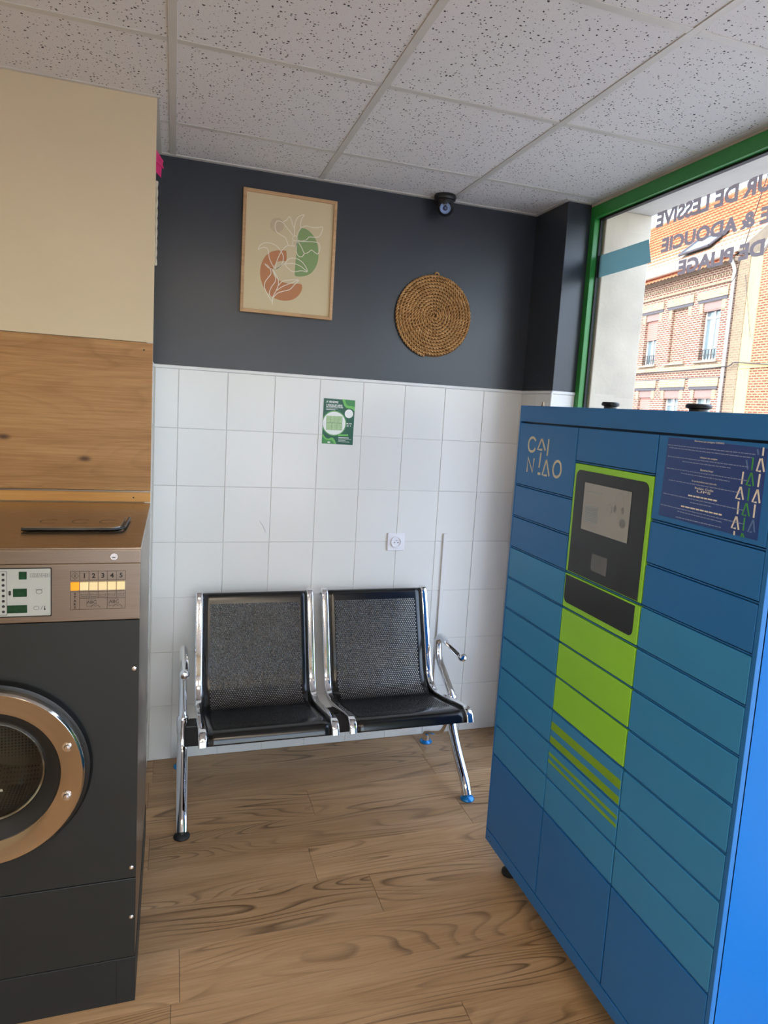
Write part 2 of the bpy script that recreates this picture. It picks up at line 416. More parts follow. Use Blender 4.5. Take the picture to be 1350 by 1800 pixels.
def wood_mat(name, dark, mid, light, line, stretch=(0.9, 9.0, 9.0), ring=16.0, line_amt=0.75, knots=0.0, rough=0.45, rnd=30.0, grain=1.0):
    """Contour lines of a stretched noise give cathedral grain along local X; random offset per board."""
    m, t, b = newmat(name)
    tc = node(t, 'ShaderNodeTexCoord')
    oi = node(t, 'ShaderNodeObjectInfo')
    mul = node(t, 'ShaderNodeVectorMath', operation='SCALE', i_Scale=rnd)
    cmb = node(t, 'ShaderNodeCombineXYZ')
    t.links.new(oi.outputs['Random'], cmb.inputs[0]); t.links.new(oi.outputs['Random'], cmb.inputs[1]); t.links.new(oi.outputs['Random'], cmb.inputs[2])
    t.links.new(cmb.outputs[0], mul.inputs[0])
    ad = node(t, 'ShaderNodeVectorMath', operation='ADD')
    t.links.new(tc.outputs['Object'], ad.inputs[0]); t.links.new(mul.outputs[0], ad.inputs[1])
    st = node(t, 'ShaderNodeVectorMath', operation='MULTIPLY')
    st.inputs[1].default_value = stretch
    t.links.new(ad.outputs[0], st.inputs[0])
    n1 = node(t, 'ShaderNodeTexNoise', i_Scale=1.0, i_Detail=1.2, i_Roughness=0.35, i_Distortion=0.5)
    t.links.new(st.outputs[0], n1.inputs['Vector'])
    k = node(t, 'ShaderNodeMath', operation='MULTIPLY', i_1=ring)
    t.links.new(n1.outputs['Fac'], k.inputs[0])
    fr = node(t, 'ShaderNodeMath', operation='FRACT')
    t.links.new(k.outputs[0], fr.inputs[0])
    pk = ramp(t, [(0.0, (0, 0, 0)), (0.62, (0.05, 0.05, 0.05)), (0.90, (1, 1, 1)), (1.0, (0, 0, 0))])
    t.links.new(fr.outputs[0], pk.inputs[0])
    # lines fade in and out
    st2 = node(t, 'ShaderNodeVectorMath', operation='MULTIPLY')
    st2.inputs[1].default_value = (1.3, 5.0, 5.0)
    t.links.new(ad.outputs[0], st2.inputs[0])
    n2 = node(t, 'ShaderNodeTexNoise', i_Scale=1.3, i_Detail=2.0)
    t.links.new(st2.outputs[0], n2.inputs['Vector'])
    fade = ramp(t, [(0.36, (0, 0, 0)), (0.62, (1, 1, 1))])
    t.links.new(n2.outputs['Fac'], fade.inputs[0])
    lm = node(t, 'ShaderNodeMath', operation='MULTIPLY')
    t.links.new(pk.outputs[0], lm.inputs[0]); t.links.new(fade.outputs[0], lm.inputs[1])
    lm2 = node(t, 'ShaderNodeMath', operation='MULTIPLY', i_1=line_amt)
    t.links.new(lm.outputs[0], lm2.inputs[0])
    # fine streaks
    st3 = node(t, 'ShaderNodeVectorMath', operation='MULTIPLY')
    st3.inputs[1].default_value = (6.0, 190.0, 190.0)
    t.links.new(ad.outputs[0], st3.inputs[0])
    n3 = node(t, 'ShaderNodeTexNoise', i_Scale=1.0, i_Detail=3.0, i_Roughness=0.6)
    t.links.new(st3.outputs[0], n3.inputs['Vector'])
    st4 = node(t, 'ShaderNodeVectorMath', operation='MULTIPLY')
    st4.inputs[1].default_value = (1.6, 16.0, 16.0)
    t.links.new(ad.outputs[0], st4.inputs[0])
    n4 = node(t, 'ShaderNodeTexNoise', i_Scale=1.0, i_Detail=4.0, i_Roughness=0.6)
    t.links.new(st4.outputs[0], n4.inputs['Vector'])
    mixn = node(t, 'ShaderNodeMath', operation='MULTIPLY_ADD', i_1=0.35 * grain)
    t.links.new(n3.outputs['Fac'], mixn.inputs[0])
    h = node(t, 'ShaderNodeMath', operation='MULTIPLY', i_1=1.0 - 0.35 * grain)
    t.links.new(n4.outputs['Fac'], h.inputs[0])
    t.links.new(h.outputs[0], mixn.inputs[2])
    r = ramp(t, [(0.30, lin(dark)), (0.50, lin(mid)), (0.70, lin(light))])
    t.links.new(mixn.outputs[0], r.inputs[0])
    mx = node(t, 'ShaderNodeMix', data_type='RGBA')
    mx.inputs[7].default_value = lin(line)
    t.links.new(lm2.outputs[0], mx.inputs[0])
    t.links.new(r.outputs[0], mx.inputs[6])
    last = mx.outputs[2]
    if knots:
        st5 = node(t, 'ShaderNodeVectorMath', operation='MULTIPLY')
        st5.inputs[1].default_value = (4.5, 9.5, 9.5)
        t.links.new(ad.outputs[0], st5.inputs[0])
        s5 = node(t, 'ShaderNodeSeparateXYZ'); c5 = node(t, 'ShaderNodeCombineXYZ')
        t.links.new(st5.outputs[0], s5.inputs[0]); t.links.new(s5.outputs[0], c5.inputs[0]); t.links.new(s5.outputs[2], c5.inputs[1])
        vo = node(t, 'ShaderNodeTexVoronoi', voronoi_dimensions='2D', i_Scale=1.0)
        t.links.new(c5.outputs[0], vo.inputs['Vector'])
        kr = ramp(t, [(0.0, (1, 1, 1)), (0.045 * knots, (0.9, 0.9, 0.9)), (0.15 * knots, (0, 0, 0))])
        t.links.new(vo.outputs['Distance'], kr.inputs[0])
        sp = node(t, 'ShaderNodeSeparateColor')
        t.links.new(vo.outputs['Color'], sp.inputs[0])
        gt = node(t, 'ShaderNodeMath', operation='GREATER_THAN', i_1=0.45)
        t.links.new(sp.outputs[0], gt.inputs[0])
        km = node(t, 'ShaderNodeMath', operation='MULTIPLY')
        t.links.new(kr.outputs[0], km.inputs[0]); t.links.new(gt.outputs[0], km.inputs[1])
        mk = node(t, 'ShaderNodeMix', data_type='RGBA')
        mk.inputs[7].default_value = lin('#4a2f1a')
        t.links.new(km.outputs[0], mk.inputs[0]); t.links.new(last, mk.inputs[6])
        last = mk.outputs[2]
    # whole boards differ a little
    rv = node(t, 'ShaderNodeMapRange', i_3=0.88, i_4=1.10)
    t.links.new(oi.outputs['Random'], rv.inputs[0])
    hs = node(t, 'ShaderNodeHueSaturation')
    t.links.new(rv.outputs[0], hs.inputs['Value'])
    t.links.new(last, hs.inputs['Color'])
    t.links.new(hs.outputs[0], b.inputs['Base Color'])
    b.inputs['Roughness'].default_value = rough
    bp = node(t, 'ShaderNodeBump', i_Strength=0.10, i_Distance=0.001)
    t.links.new(mixn.outputs[0], bp.inputs['Height'])
    t.links.new(bp.outputs[0], b.inputs['Normal'])
    return m

def brick_mat(name, c1, c2, mortar, w=0.235, h=0.08, ms=0.021, rough=0.9):
    m, t, b = newmat(name)
    tc = node(t, 'ShaderNodeTexCoord')
    sp = node(t, 'ShaderNodeSeparateXYZ')
    t.links.new(tc.outputs['Object'], sp.inputs[0])
    ad = node(t, 'ShaderNodeMath', operation='ADD')
    t.links.new(sp.outputs[0], ad.inputs[0]); t.links.new(sp.outputs[1], ad.inputs[1])
    cb = node(t, 'ShaderNodeCombineXYZ')
    t.links.new(ad.outputs[0], cb.inputs[0]); t.links.new(sp.outputs[2], cb.inputs[1])
    br = node(t, 'ShaderNodeTexBrick', i_Scale=1.0, i_Mortar_Size=ms, i_Mortar_Smooth=0.2, i_Brick_Width=w, i_Row_Height=h, i_Bias=0.0)
    br.inputs['Color1'].default_value = lin(c1); br.inputs['Color2'].default_value = lin(c2); br.inputs['Mortar'].default_value = lin(mortar)
    t.links.new(cb.outputs[0], br.inputs['Vector'])
    nz = node(t, 'ShaderNodeTexNoise', i_Scale=3.0, i_Detail=5.0)
    t.links.new(tc.outputs['Object'], nz.inputs['Vector'])
    hs = node(t, 'ShaderNodeHueSaturation')
    mr = node(t, 'ShaderNodeMapRange', i_3=0.44, i_4=0.76)
    t.links.new(nz.outputs['Fac'], mr.inputs[0]); t.links.new(mr.outputs[0], hs.inputs['Value'])
    t.links.new(br.outputs['Color'], hs.inputs['Color'])
    t.links.new(hs.outputs[0], b.inputs['Base Color'])
    b.inputs['Roughness'].default_value = rough
    bp = node(t, 'ShaderNodeBump', i_Strength=0.6, i_Distance=0.01, invert=True)
    t.links.new(br.outputs['Fac'], bp.inputs['Height'])
    t.links.new(bp.outputs[0], b.inputs['Normal'])
    return m

def glass_mat(name, tint=(1, 1, 1), refl=0.9):
    """Thin clear pane: mostly transparent, Fresnel gloss on top."""
    m = bpy.data.materials.new(name); m.use_nodes = True
    t = m.node_tree; t.nodes.clear()
    out = node(t, 'ShaderNodeOutputMaterial')
    tr = node(t, 'ShaderNodeBsdfTransparent'); tr.inputs[0].default_value = tuple(tint) + (1,)
    gl = node(t, 'ShaderNodeBsdfGlossy'); gl.inputs['Roughness'].default_value = 0.01
    lw = node(t, 'ShaderNodeLayerWeight')
    pw = node(t, 'ShaderNodeMath', operation='POWER', i_1=5.0)
    t.links.new(lw.outputs['Facing'], pw.inputs[0])
    mu = node(t, 'ShaderNodeMath', operation='MULTIPLY_ADD', i_1=0.9 * refl, i_2=0.04 * refl)
    t.links.new(pw.outputs[0], mu.inputs[0])
    mx = node(t, 'ShaderNodeMixShader')
    t.links.new(mu.outputs[0], mx.inputs[0]); t.links.new(tr.outputs[0], mx.inputs[1]); t.links.new(gl.outputs[0], mx.inputs[2])
    t.links.new(mx.outputs[0], out.inputs[0])
    return m

def film_mat(name, col, alpha):
    m, t, b = newmat(name)
    b.inputs['Base Color'].default_value = lin(col)
    b.inputs['Roughness'].default_value = 0.4
    tl = node(t, 'ShaderNodeBsdfTranslucent'); tl.inputs[0].default_value = lin(col)
    mx = node(t, 'ShaderNodeMixShader'); mx.inputs[0].default_value = alpha
    out = t.nodes['Material Output']
    t.links.new(b.outputs[0], mx.inputs[1]); t.links.new(tl.outputs[0], mx.inputs[2])
    t.links.new(mx.outputs[0], out.inputs[0])
    return m

def brushed_mat(name, col, rough=0.28, along=(2.0, 2.0, 160.0)):
    m, t, b = newmat(name)
    tc = node(t, 'ShaderNodeTexCoord')
    mp = node(t, 'ShaderNodeVectorMath', operation='MULTIPLY'); mp.inputs[1].default_value = along
    t.links.new(tc.outputs['Object'], mp.inputs[0])
    nz = node(t, 'ShaderNodeTexNoise', i_Scale=4.0, i_Detail=4.0)
    t.links.new(mp.outputs[0], nz.inputs['Vector'])
    mr = node(t, 'ShaderNodeMapRange', i_3=rough - 0.06, i_4=rough + 0.08)
    t.links.new(nz.outputs['Fac'], mr.inputs[0]); t.links.new(mr.outputs[0], b.inputs['Roughness'])
    c = lin(col)
    r = ramp(t, [(0.3, tuple(v * 0.93 for v in c[:3])), (0.7, tuple(min(1, v * 1.05) for v in c[:3]))])
    t.links.new(nz.outputs['Fac'], r.inputs[0]); t.links.new(r.outputs[0], b.inputs['Base Color'])
    b.inputs['Metallic'].default_value = 1.0
    return m

def led_mat():
    m, t, b = newmat('lamp_diffuser')
    b.inputs['Base Color'].default_value = (0.8, 0.8, 0.8, 1)
    b.inputs['Emission Color'].default_value = LED_COL + (1,)
    b.inputs['Emission Strength'].default_value = LED_POWER
    return m

MAT = dict(
    tile=tile_mat(), ceil=ceiling_mat(),
    floor=wood_mat('vinyl_oak', '#92704b', '#ad8962', '#be9c77', '#4e3722', stretch=(0.75, 5.6, 5.6), ring=24.0, line_amt=0.80, rough=0.42, grain=1.3),
    panel=wood_mat('oak_panel', '#8a6034', '#a37746', '#b58b58', '#6e4825', stretch=(1.0, 7.0, 7.0), ring=14.0, line_amt=0.28, knots=0.8, rough=0.5, rnd=9.0, grain=1.5),
    pine=wood_mat('pine_strip', '#b9803f', '#cf974f', '#dba866', '#a76d30', stretch=(1.2, 12.0, 12.0), ring=7.0, line_amt=0.45, rough=0.5),
    framewood=wood_mat('light_oak_frame', '#a98257', '#c09a6e', '#cfab80', '#8d673f', stretch=(3.0, 12.0, 12.0), ring=6.0, line_amt=0.3, rough=0.5),
    grout=plain('grout', '#dededa', 0.9),
    white_trim=plain('white_plastic', '#e4e4e2', 0.35, var=0.02),
    dark_wall=plain('anthracite_paint', '#343a42', 0.27, var=0.05, scale=3.0, bump=0.15, bscale=320.0),
    cream=plain('cream_paint', '#d3c3a3', 0.6, var=0.03, scale=2.0, bump=0.06, bscale=300.0),
    tbar=plain('grid_bar', '#c9c6be', 0.4, var=0.03),
    green=plain('green_enamel', '#2f8a3a', 0.28, var=0.05),
    gasket=plain('black_rubber', '#141414', 0.55, var=0.1),
    glass=glass_mat('window_glass', refl=0.8),
    concrete=plain('concrete', '#c6bba8', 0.85, var=0.16, scale=4.0, bump=0.4, bscale=60.0),
    soffit=plain('soffit_paint', '#c4bfb6', 0.8, var=0.05),
    vinyl=film_mat('vinyl_lettering', '#968c8e', 0.45),
    band=film_mat('teal_film', '#9bb7b9', 0.7),
    chrome=plain('chrome', '#e8e8ea', 0.06, 1.0, var=0.01, rvar=0.02),
    black_steel=plain('black_powder_coat', '#0b0b0c', 0.2, 0.0, var=0.1, spec=0.6),
    beam=plain('black_beam', '#0c0c0d', 0.4, var=0.1),
    rubber=plain('foot_rubber', '#17181a', 0.6),
    blue_foil=plain('blue_protective_film', '#1f7fc4', 0.25, 0.3, var=0.05),
    steel=brushed_mat('brushed_steel', '#94877a', 0.30),
    steel_top=brushed_mat('brushed_steel_top', '#a3978a', 0.24, along=(2.0, 120.0, 2.0)),
    polished=plain('polished_steel', '#c9c2ba', 0.13, 1.0, var=0.03, rvar=0.04),
    washer=plain('dark_grey_enamel', '#1f2322', 0.4, var=0.05, scale=12.0, bump=0.06, bscale=500.0),
    plinth=plain('plinth_black', '#1c1f1f', 0.5, var=0.1),
    black=plain('black_plastic', '#101112', 0.35, var=0.1),
    screen_black=plain('black_fascia', '#1f2021', 0.32, var=0.05),
    print_black=plain('black_print', '#1b1614', 0.6),
    print_white=plain('white_print', '#e9e6dd', 0.6),
    lens=plain('green_lens', '#0d3b26', 0.15, var=0.25, scale=120.0),
    label_grey=plain('overlay_grey', '#a9aca6', 0.45, var=0.04),
    btn=plain('ivory_button', '#e6d2a0', 0.4, var=0.03, emit='#ffdf9a', estr=0.12),
    btn_on=plain('amber_button', '#e89b1c', 0.4, var=0.03, emit='#ff9a10', estr=0.3),
    lk_dark=plain('locker_deep_blue', '#2070b8', 0.48, var=0.03, scale=3.0, bump=0.03, bscale=900.0),
    lk_teal=plain('locker_teal_blue', '#348cc6', 0.48, var=0.03, scale=3.0, bump=0.03, bscale=900.0),
    lk_side=plain('locker_side_blue', '#066abb', 0.45, var=0.03, scale=3.0, spec=0.25),
    lk_body=plain('locker_body_blue', '#173a5e', 0.5, var=0.05),
    lk_green=plain('locker_lime', '#95dc3e', 0.48, var=0.03, scale=3.0),
    lk_olive=plain('stripe_green', '#7fae26', 0.45, var=0.03),
    lk_logo=plain('logo_cream', '#d9d3bb', 0.5),
    sticker=plain('sticker_navy', '#26468c', 0.3, var=0.06, scale=6.0),
    sticker_text=plain('sticker_text', '#8f9fc6', 0.5),
    sticker_green=plain('sticker_green', '#46a34e', 0.5),
    sticker_faint=plain('sticker_faint_blue', '#5f7fb8', 0.5),
    lcd=plain('lcd_panel', '#8b8a86', 0.22, var=0.05, scale=5.0, emit='#9d9a94', estr=0.10),
    lcd_mark=plain('lcd_mark', '#787a7a', 0.3),
    lcd_blue=plain('lcd_mark_blue', '#80919a', 0.3),
    scan=plain('scanner_window', '#5f6060', 0.2),
    paper=plain('art_paper', '#d3c39b', 0.6, var=0.015),
    art_orange=plain('art_terracotta', '#bd7f54', 0.6, var=0.04),
    art_green=plain('art_sage', '#86a066', 0.6, var=0.04),
    art_mauve=plain('art_mauve', '#c6b392', 0.6, var=0.02),
    art_line=plain('art_line', '#ece4d2', 0.6, var=0.02),
    rope=None,
    cord=plain('cotton_cord', '#cfc6b2', 0.9, var=0.1, scale=60.0),
    pink=plain('pink_paper', '#f0307a', 0.5, var=0.04, emit='#ff2f86', estr=0.0),
    socket=plain('socket_plastic', '#e9e9ee', 0.3, var=0.01),
    poster_green=plain('poster_dark_green', '#1f5a45', 0.35, var=0.03),
    poster_mid=plain('poster_mid_green', '#3f8a4a', 0.35, var=0.03),
    poster_lime=plain('poster_light_green', '#6dbb5a', 0.35, var=0.03),
    poster_lot=plain('poster_lot_green', '#a9c794', 0.4, var=0.12, scale=120.0),
    poster_white=plain('poster_white', '#eceee9', 0.35),
    cam_black=plain('camera_black', '#121315', 0.35),
    cam_ring=plain('camera_led_ring', '#6a86b4', 0.2, 0.2),
    cam_glass=plain('camera_lens_blue', '#16284c', 0.08),
    cam_led=plain('camera_led', '#b9cdec', 0.15),
    brick=brick_mat('red_brick', '#6d3a30', '#855043', '#b3a48e'),
    brick_pale=brick_mat('pale_brick', '#a08c70', '#ac9a80', '#bcb098', ms=0.010),
    brick_grey=brick_mat('grey_brick', '#83745f', '#8f806a', '#a3967e', ms=0.010),
    brick_old=brick_mat('weathered_brick', '#783c28', '#8e5440', '#b59e78', ms=0.020),
    render_cream=plain('cream_render', '#9c8d66', 0.9, var=0.08, scale=4.0),
    lintel=plain('lintel_grey', '#414047', 0.7),
    stone=plain('sill_stone', '#887d6b', 0.8, var=0.1),
    gutter=plain('gutter_zinc', '#938c80', 0.5),
    pvc=plain('white_window_frame', '#a9a7a2', 0.4),
    shutter=plain('roller_shutter', '#94695f', 0.6, var=0.03),
    shutter_box=plain('shutter_box', '#76625c', 0.6),
    dark_glass=plain('house_glass', '#5d7078', 0.05, 0.0, spec=1.0),
    iron=plain('wrought_iron', '#2a2a2b', 0.5),
    asphalt=plain('asphalt', '#8f8d90', 0.9, var=0.1),
    paving=plain('pavement', '#c6c2b9', 0.85, var=0.1),
    led=led_mat(),
)

def rope_mat():
    m, t, b = newmat('seagrass_rope')
    tc = node(t, 'ShaderNodeTexCoord')
    nz = node(t, 'ShaderNodeTexNoise', i_Scale=45.0, i_Detail=5.0, i_Roughness=0.7)
    t.links.new(tc.outputs['Object'], nz.inputs['Vector'])
    r = ramp(t, [(0.3, lin('#94693a')), (0.55, lin('#c4975f')), (0.75, lin('#deb784'))])
    t.links.new(nz.outputs['Fac'], r.inputs[0]); t.links.new(r.outputs[0], b.inputs['Base Color'])
    b.inputs['Roughness'].default_value = 0.75
    return m
MAT['rope'] = rope_mat()

def roof_mat():
    m, t, b = newmat('clay_roof_tile')
    tc = node(t, 'ShaderNodeTexCoord')
    oi = node(t, 'ShaderNodeTexNoise', i_Scale=2.0, i_Detail=5.0)
    t.links.new(tc.outputs['Object'], oi.inputs['Vector'])
    r = ramp(t, [(0.3, lin('#93573c')), (0.7, lin('#aa6b4e'))])
    t.links.new(oi.outputs['Fac'], r.inputs[0]); t.links.new(r.outputs[0], b.inputs['Base Color'])
    b.inputs['Roughness'].default_value = 0.95
    b.inputs['Specular IOR Level'].default_value = 0.15
    return m
MAT['roof'] = roof_mat()

# ------------------------------------------------------------------ room shell
H = 2.568            # ceiling height
XW = 2.50            # room face of the window frame
XP = 0.668           # right face of the partition on the left
XB = 0.683           # right edge of the boards on its front
YP = -0.54           # front face of that partition
CY = -0.277          # front face of the pillar by the window
CX = 2.383           # left face of the pillar
TW, TH, TX0, TZ = 0.20037, 0.24601, 0.77042, 1.72825   # wall tile module, first joint, top joint
X0, Y0 = -2.6, -5.6  # far ends of the room behind the camera

def struct(o):
    o['kind'] = 'structure'
    return o

# floor: screed plus planks
fl = struct(MB().box(X0, 2.56, Y0, 0.15, -0.12, -0.004).build('floor', MAT['gasket']))
PW, PL = 0.1873, 1.22
rows = {0: 0.70, 1: 1.905, 2: 1.318, 3: 1.92, 4: 1.254, 5: 1.433, 6: 0.80, 7: 0.777, 8: 1.545}
cache = {}
def plank(x0, x1, y0, y1):
    key = (round(x1 - x0, 4), round(y1 - y0, 4))
    if key not in cache:
        w, d = key
        g = 0.0005
        me = MB().box(-w / 2 + g, w / 2 - g, -d / 2 + g, d / 2 - g, -0.004, 0.0).mesh('floor_plank', bevel=0.0006, seg=1)
        me.materials.append(MAT['floor'])
        cache[key] = me
    o = link('floor_plank', cache[key], None, fl)
    o.location = ((x0 + x1) / 2, (y0 + y1) / 2, 0)
nrow = int(-Y0 / PW) + 1
for r in range(nrow):
    y1 = -r * PW; y0 = max(Y0, y1 - PW)
    j = rows.get(r, random.uniform(0, PL))
    xs = [j + k * PL for k in range(-4, 4)]
    xs = sorted([X0] + [x for x in xs if X0 + 0.02 < x < 2.5] + [2.505])
    for a, b in zip(xs[:-1], xs[1:]):
        plank(a, b, y0, y1)

# tiles shared between walls
tcache = {}
def wall_tile(parent, w, h, loc, rz):
    key = (round(w, 4), round(h, 4))
    if key not in tcache:
        g = 0.0010
        me = MB().box(-w / 2 + g, w / 2 - g, 0, 0.008, -h / 2 + g, h / 2 - g).mesh('wall_tile', bevel=0.0013, seg=2)
        me.materials.append(MAT['tile'])
        tcache[key] = me
    o = link('wall_tile', tcache[key], None, parent)
    o.location = Vector(loc) - BASE[parent]
    o.rotation_euler = (0, 0, rz)
    return o

# back wall: dark paint above, tiles below
wb = struct(MB().box(0.45, 2.75, 0.0035, 0.2, 0.0, 2.75).build('wall_back', MAT['dark_wall']))
MB().box(XP, CX, -0.0006, 0.0035, 0.0, TZ + 0.004).build('grout_bed', MAT['grout'], wb)
zj = [TZ - TH * k for k in range(8)]
zj[-1] = 0.001
xj = [XP + 0.009] + [TX0 + TW * k for k in range(9)]
xj = [x for x in xj if x < CX - 0.004] + [CX - 0.0005]
for i in range(len(xj) - 1):
    for k in range(7):
        wall_tile(wb, xj[i + 1] - xj[i], zj[k] - zj[k + 1], ((xj[i] + xj[i + 1]) / 2, -0.004, (zj[k] + zj[k + 1]) / 2), 0)
MB().box(XP, CX, -0.006, 0.0034, TZ, TZ + 0.014).build('trim_strip', MAT['white_trim'], wb, bevel=0.003)

MB().ribbon([(1.1264, 1.0864), (1.1345, 1.073), (1.1422, 1.063), (1.1490, 1.046), (1.1544, 1.0329)], 0.0028, lambda a, b, d: (a, -0.0042 - d, b), 0.0001, taper=True).build('scuff_mark', MAT['label_grey'], wb)

# partition on the left (machines stand in front of it)
wl = struct(MB().box(X0, XP, YP, 0.2, 0.0, 2.75).build('wall_left', MAT['cream'], bevel=0.002))
ys = [YP + 0.001, YP + 0.14, YP + 0.34, -0.0045]
for i in range(3):
    for k in range(7):
        wall_tile(wl, ys[i + 1] - ys[i], zj[k] - zj[k + 1], (XP + 0.004, (ys[i] + ys[i + 1]) / 2, (zj[k] + zj[k + 1]) / 2), math.pi / 2)
MB().box(XP, XP + 0.008, YP, -0.006, TZ, TZ + 0.014).build('trim_strip', MAT['white_trim'], wl, bevel=0.003)
MB().box(X0, XB, YP - 0.010, YP - 0.0003, 1.790, H).build('white_board', MAT['cream'], wl, bevel=0.001)
MB().box(XB - 0.020, XB - 0.001, YP - 0.009, YP + 0.004, 0.0, 1.790).build('edge_profile', MAT['white_trim'], wl, bevel=0.001)
pn = MB().box(X0, XB, YP - 0.012, YP - 0.0005, 1.287, 1.788).build('wood_panel', MAT['panel'], wl, bevel=0.0015)
MB().box(X0, XB, YP - 0.014, YP - 0.001, 1.281, 1.2865).build('panel_edge_strip', MAT['steel'], wl)
MB().box(X0, XB, YP - 0.010, YP - 0.001, 1.247, 1.281).build('wood_batten', MAT['pine'], wl, bevel=0.001)
for x, z in ((0.655, 1.764), (0.628, 1.262)):
    MB().lathe([(0.0, 0.0), (0.0028, 0.0), (0.0022, 0.001), (0.0, 0.001)], (x, YP - (0.012 if z > 1.3 else 0.010), z), (0, -1, 0), 10).build('screw', MAT['plinth'], wl)

# pillar by the window
wr = struct(MB().box(CX, 2.547, CY, 0.2, TZ + 0.004, 2.75).build('wall_right', MAT['dark_wall'], bevel=0.002))
MB().box(CX + 0.002, 2.547, CY + 0.002, 0.2, 0, TZ + 0.006).build('grout_bed', MAT['grout'], wr)
yt = [-0.0045, -0.135, CY - 0.004]
for k in range(7):
    zc, hh = (zj[k] + zj[k + 1]) / 2, zj[k] - zj[k + 1]
    for i in range(2):
        wall_tile(wr, yt[i] - yt[i + 1], hh, (CX - 0.004, (yt[i] + yt[i + 1]) / 2, zc), -math.pi / 2)
    wall_tile(wr, XW - CX + 0.004, hh, ((XW + CX - 0.004) / 2, CY - 0.004, zc), 0)
MB().box(CX - 0.008, CX + 0.001, CY - 0.008, -0.006, TZ, TZ + 0.014).build('trim_strip', MAT['white_trim'], wr, bevel=0.003)
MB().box(CX - 0.008, XW, CY - 0.008, CY + 0.001, TZ, TZ + 0.014).build('trim_strip', MAT['white_trim'], wr, bevel=0.003)
MB().box(CX - 0.009, CX + 0.001, CY - 0.009, CY + 0.001, 0.0, TZ + 0.006).build('corner_bead', MAT['white_trim'], wr, bevel=0.003)

# walls behind the camera
struct(MB().box(X0 - 0.2, X0, Y0, 0.2, 0, 2.75).build('wall_far_left', MAT['cream']))
wf = MB().box(X0 - 0.2, 0.0, Y0 - 0.2, Y0, 0, 2.75)
wf.box(0.0, 2.8, Y0 - 0.2, Y0, 2.25, 2.75)
wf = struct(wf.build('wall_front', MAT['cream']))
# invented glazing behind the camera, added to let in low fill daylight
w2 = struct(MB().box(0.0, 2.60, Y0 - 0.12, Y0 - 0.06, 2.18, 2.25).build('added_fill_window', MAT['green'], bevel=0.002))
MB().box(0.0, 2.60, Y0 - 0.12, Y0 - 0.06, 0.0, 0.10).build('bottom_rail', MAT['green'], w2, bevel=0.002)
for x in (0.0, 1.27, 2.54): MB().box(x, x + 0.06, Y0 - 0.12, Y0 - 0.06, 0.10, 2.18).build('mullion', MAT['green'], w2, bevel=0.002)
for x in (0.0, 1.27): MB().box(x + 0.06, x + 1.27, Y0 - 0.093, Y0 - 0.087, 0.10, 2.18).build('pane', MAT['glass'], w2)

# suspended ceiling: slab, tiles, T-bars, edge trim
cl = struct(MB().box(X0, 2.60, Y0, 0.2, H + 0.06, H + 0.2).build('ceiling', MAT['cream']))
gx = [0.73162 + 0.6 * k for k in range(-6, 4)]
gy = [-0.35305 - 0.6 * k for k in range(-1, 9)]
XS = sorted([X0] + [x for x in gx if X0 < x < 2.49] + [XW])
YS = sorted([Y0] + [y for y in gy if Y0 < y < -0.01] + [0.003])
LAMPS = {(0, 4), (1, 6), (-3, 4), (-1, 6)}   # (column, row) of the lamp panels, all behind the camera's view
ccache = {}
lamp_cells = []
for i in range(len(XS) - 1):
    for k in range(len(YS) - 1):
        xa, xb, ya, yb = XS[i], XS[i + 1], YS[k], YS[k + 1]
        if xb <= XP + 0.01 and ya >= YP - 0.01:
            continue
        cxi = round(((xa + xb) / 2 - 0.73162 - 0.3) / 0.6); cyi = round((-(ya + yb) / 2 - 0.35305 - 0.3) / 0.6)
        if (cxi, cyi) in LAMPS and xb - xa > 0.55 and yb - ya > 0.55:
            lamp_cells.append((xa, xb, ya, yb)); continue
        key = (round(xb - xa, 4), round(yb - ya, 4))
        if key not in ccache:
            w, d = key
            me = MB().box(-w / 2 + 0.006, w / 2 - 0.006, -d / 2 + 0.006, d / 2 - 0.006, 0.003, 0.018).mesh('ceiling_tile', bevel=0.003, seg=1)
            me.materials.append(MAT['ceil']); ccache[key] = me
        o = link('ceiling_tile', ccache[key], None, cl)
        o.location = ((xa + xb) / 2, (ya + yb) / 2, H)
for x in XS[1:-1]:
    MB().box(x - 0.012, x + 0.012, Y0, (YP if x < XP else 0.0), H, H + 0.004).build('grid_bar', MAT['tbar'], cl, bevel=0.0008, seg=1)
for y in YS[1:-1]:
    xs2 = [x for x in XS if not (y > YP and x < XP - 0.01)]
    if y > YP: xs2 = [XP] + [x for x in xs2 if x > XP]
    for a, b in zip(xs2[:-1], xs2[1:]):
        e0 = 0.012 if a in XS[1:-1] else 0.0; e1 = 0.012 if b in XS[1:-1] else 0.0
        if b - a - e0 - e1 > 0.003:
            MB().box(a + e0, b - e1, y - 0.012, y + 0.012, H + 0.0005, H + 0.0045).build('grid_bar', MAT['tbar'], cl, bevel=0.0008, seg=1)
def edge_trim(x0, x1, y0, y1):
    MB().box(x0, x1, y0, y1, H - 0.0015, H + 0.02).build('edge_trim', MAT['tbar'], cl, bevel=0.001, seg=1)
edge_trim(XP, CX - 0.02, -0.020, 0.003)
edge_trim(XP, XP + 0.022, YP, -0.020)
edge_trim(X0, XP + 0.022, YP - 0.024, YP)
edge_trim(CX - 0.020, CX, CY - 0.020, 0.003)
edge_trim(CX, XW, CY - 0.020, CY)
edge_trim(XW - 0.020, XW, Y0, CY - 0.020)
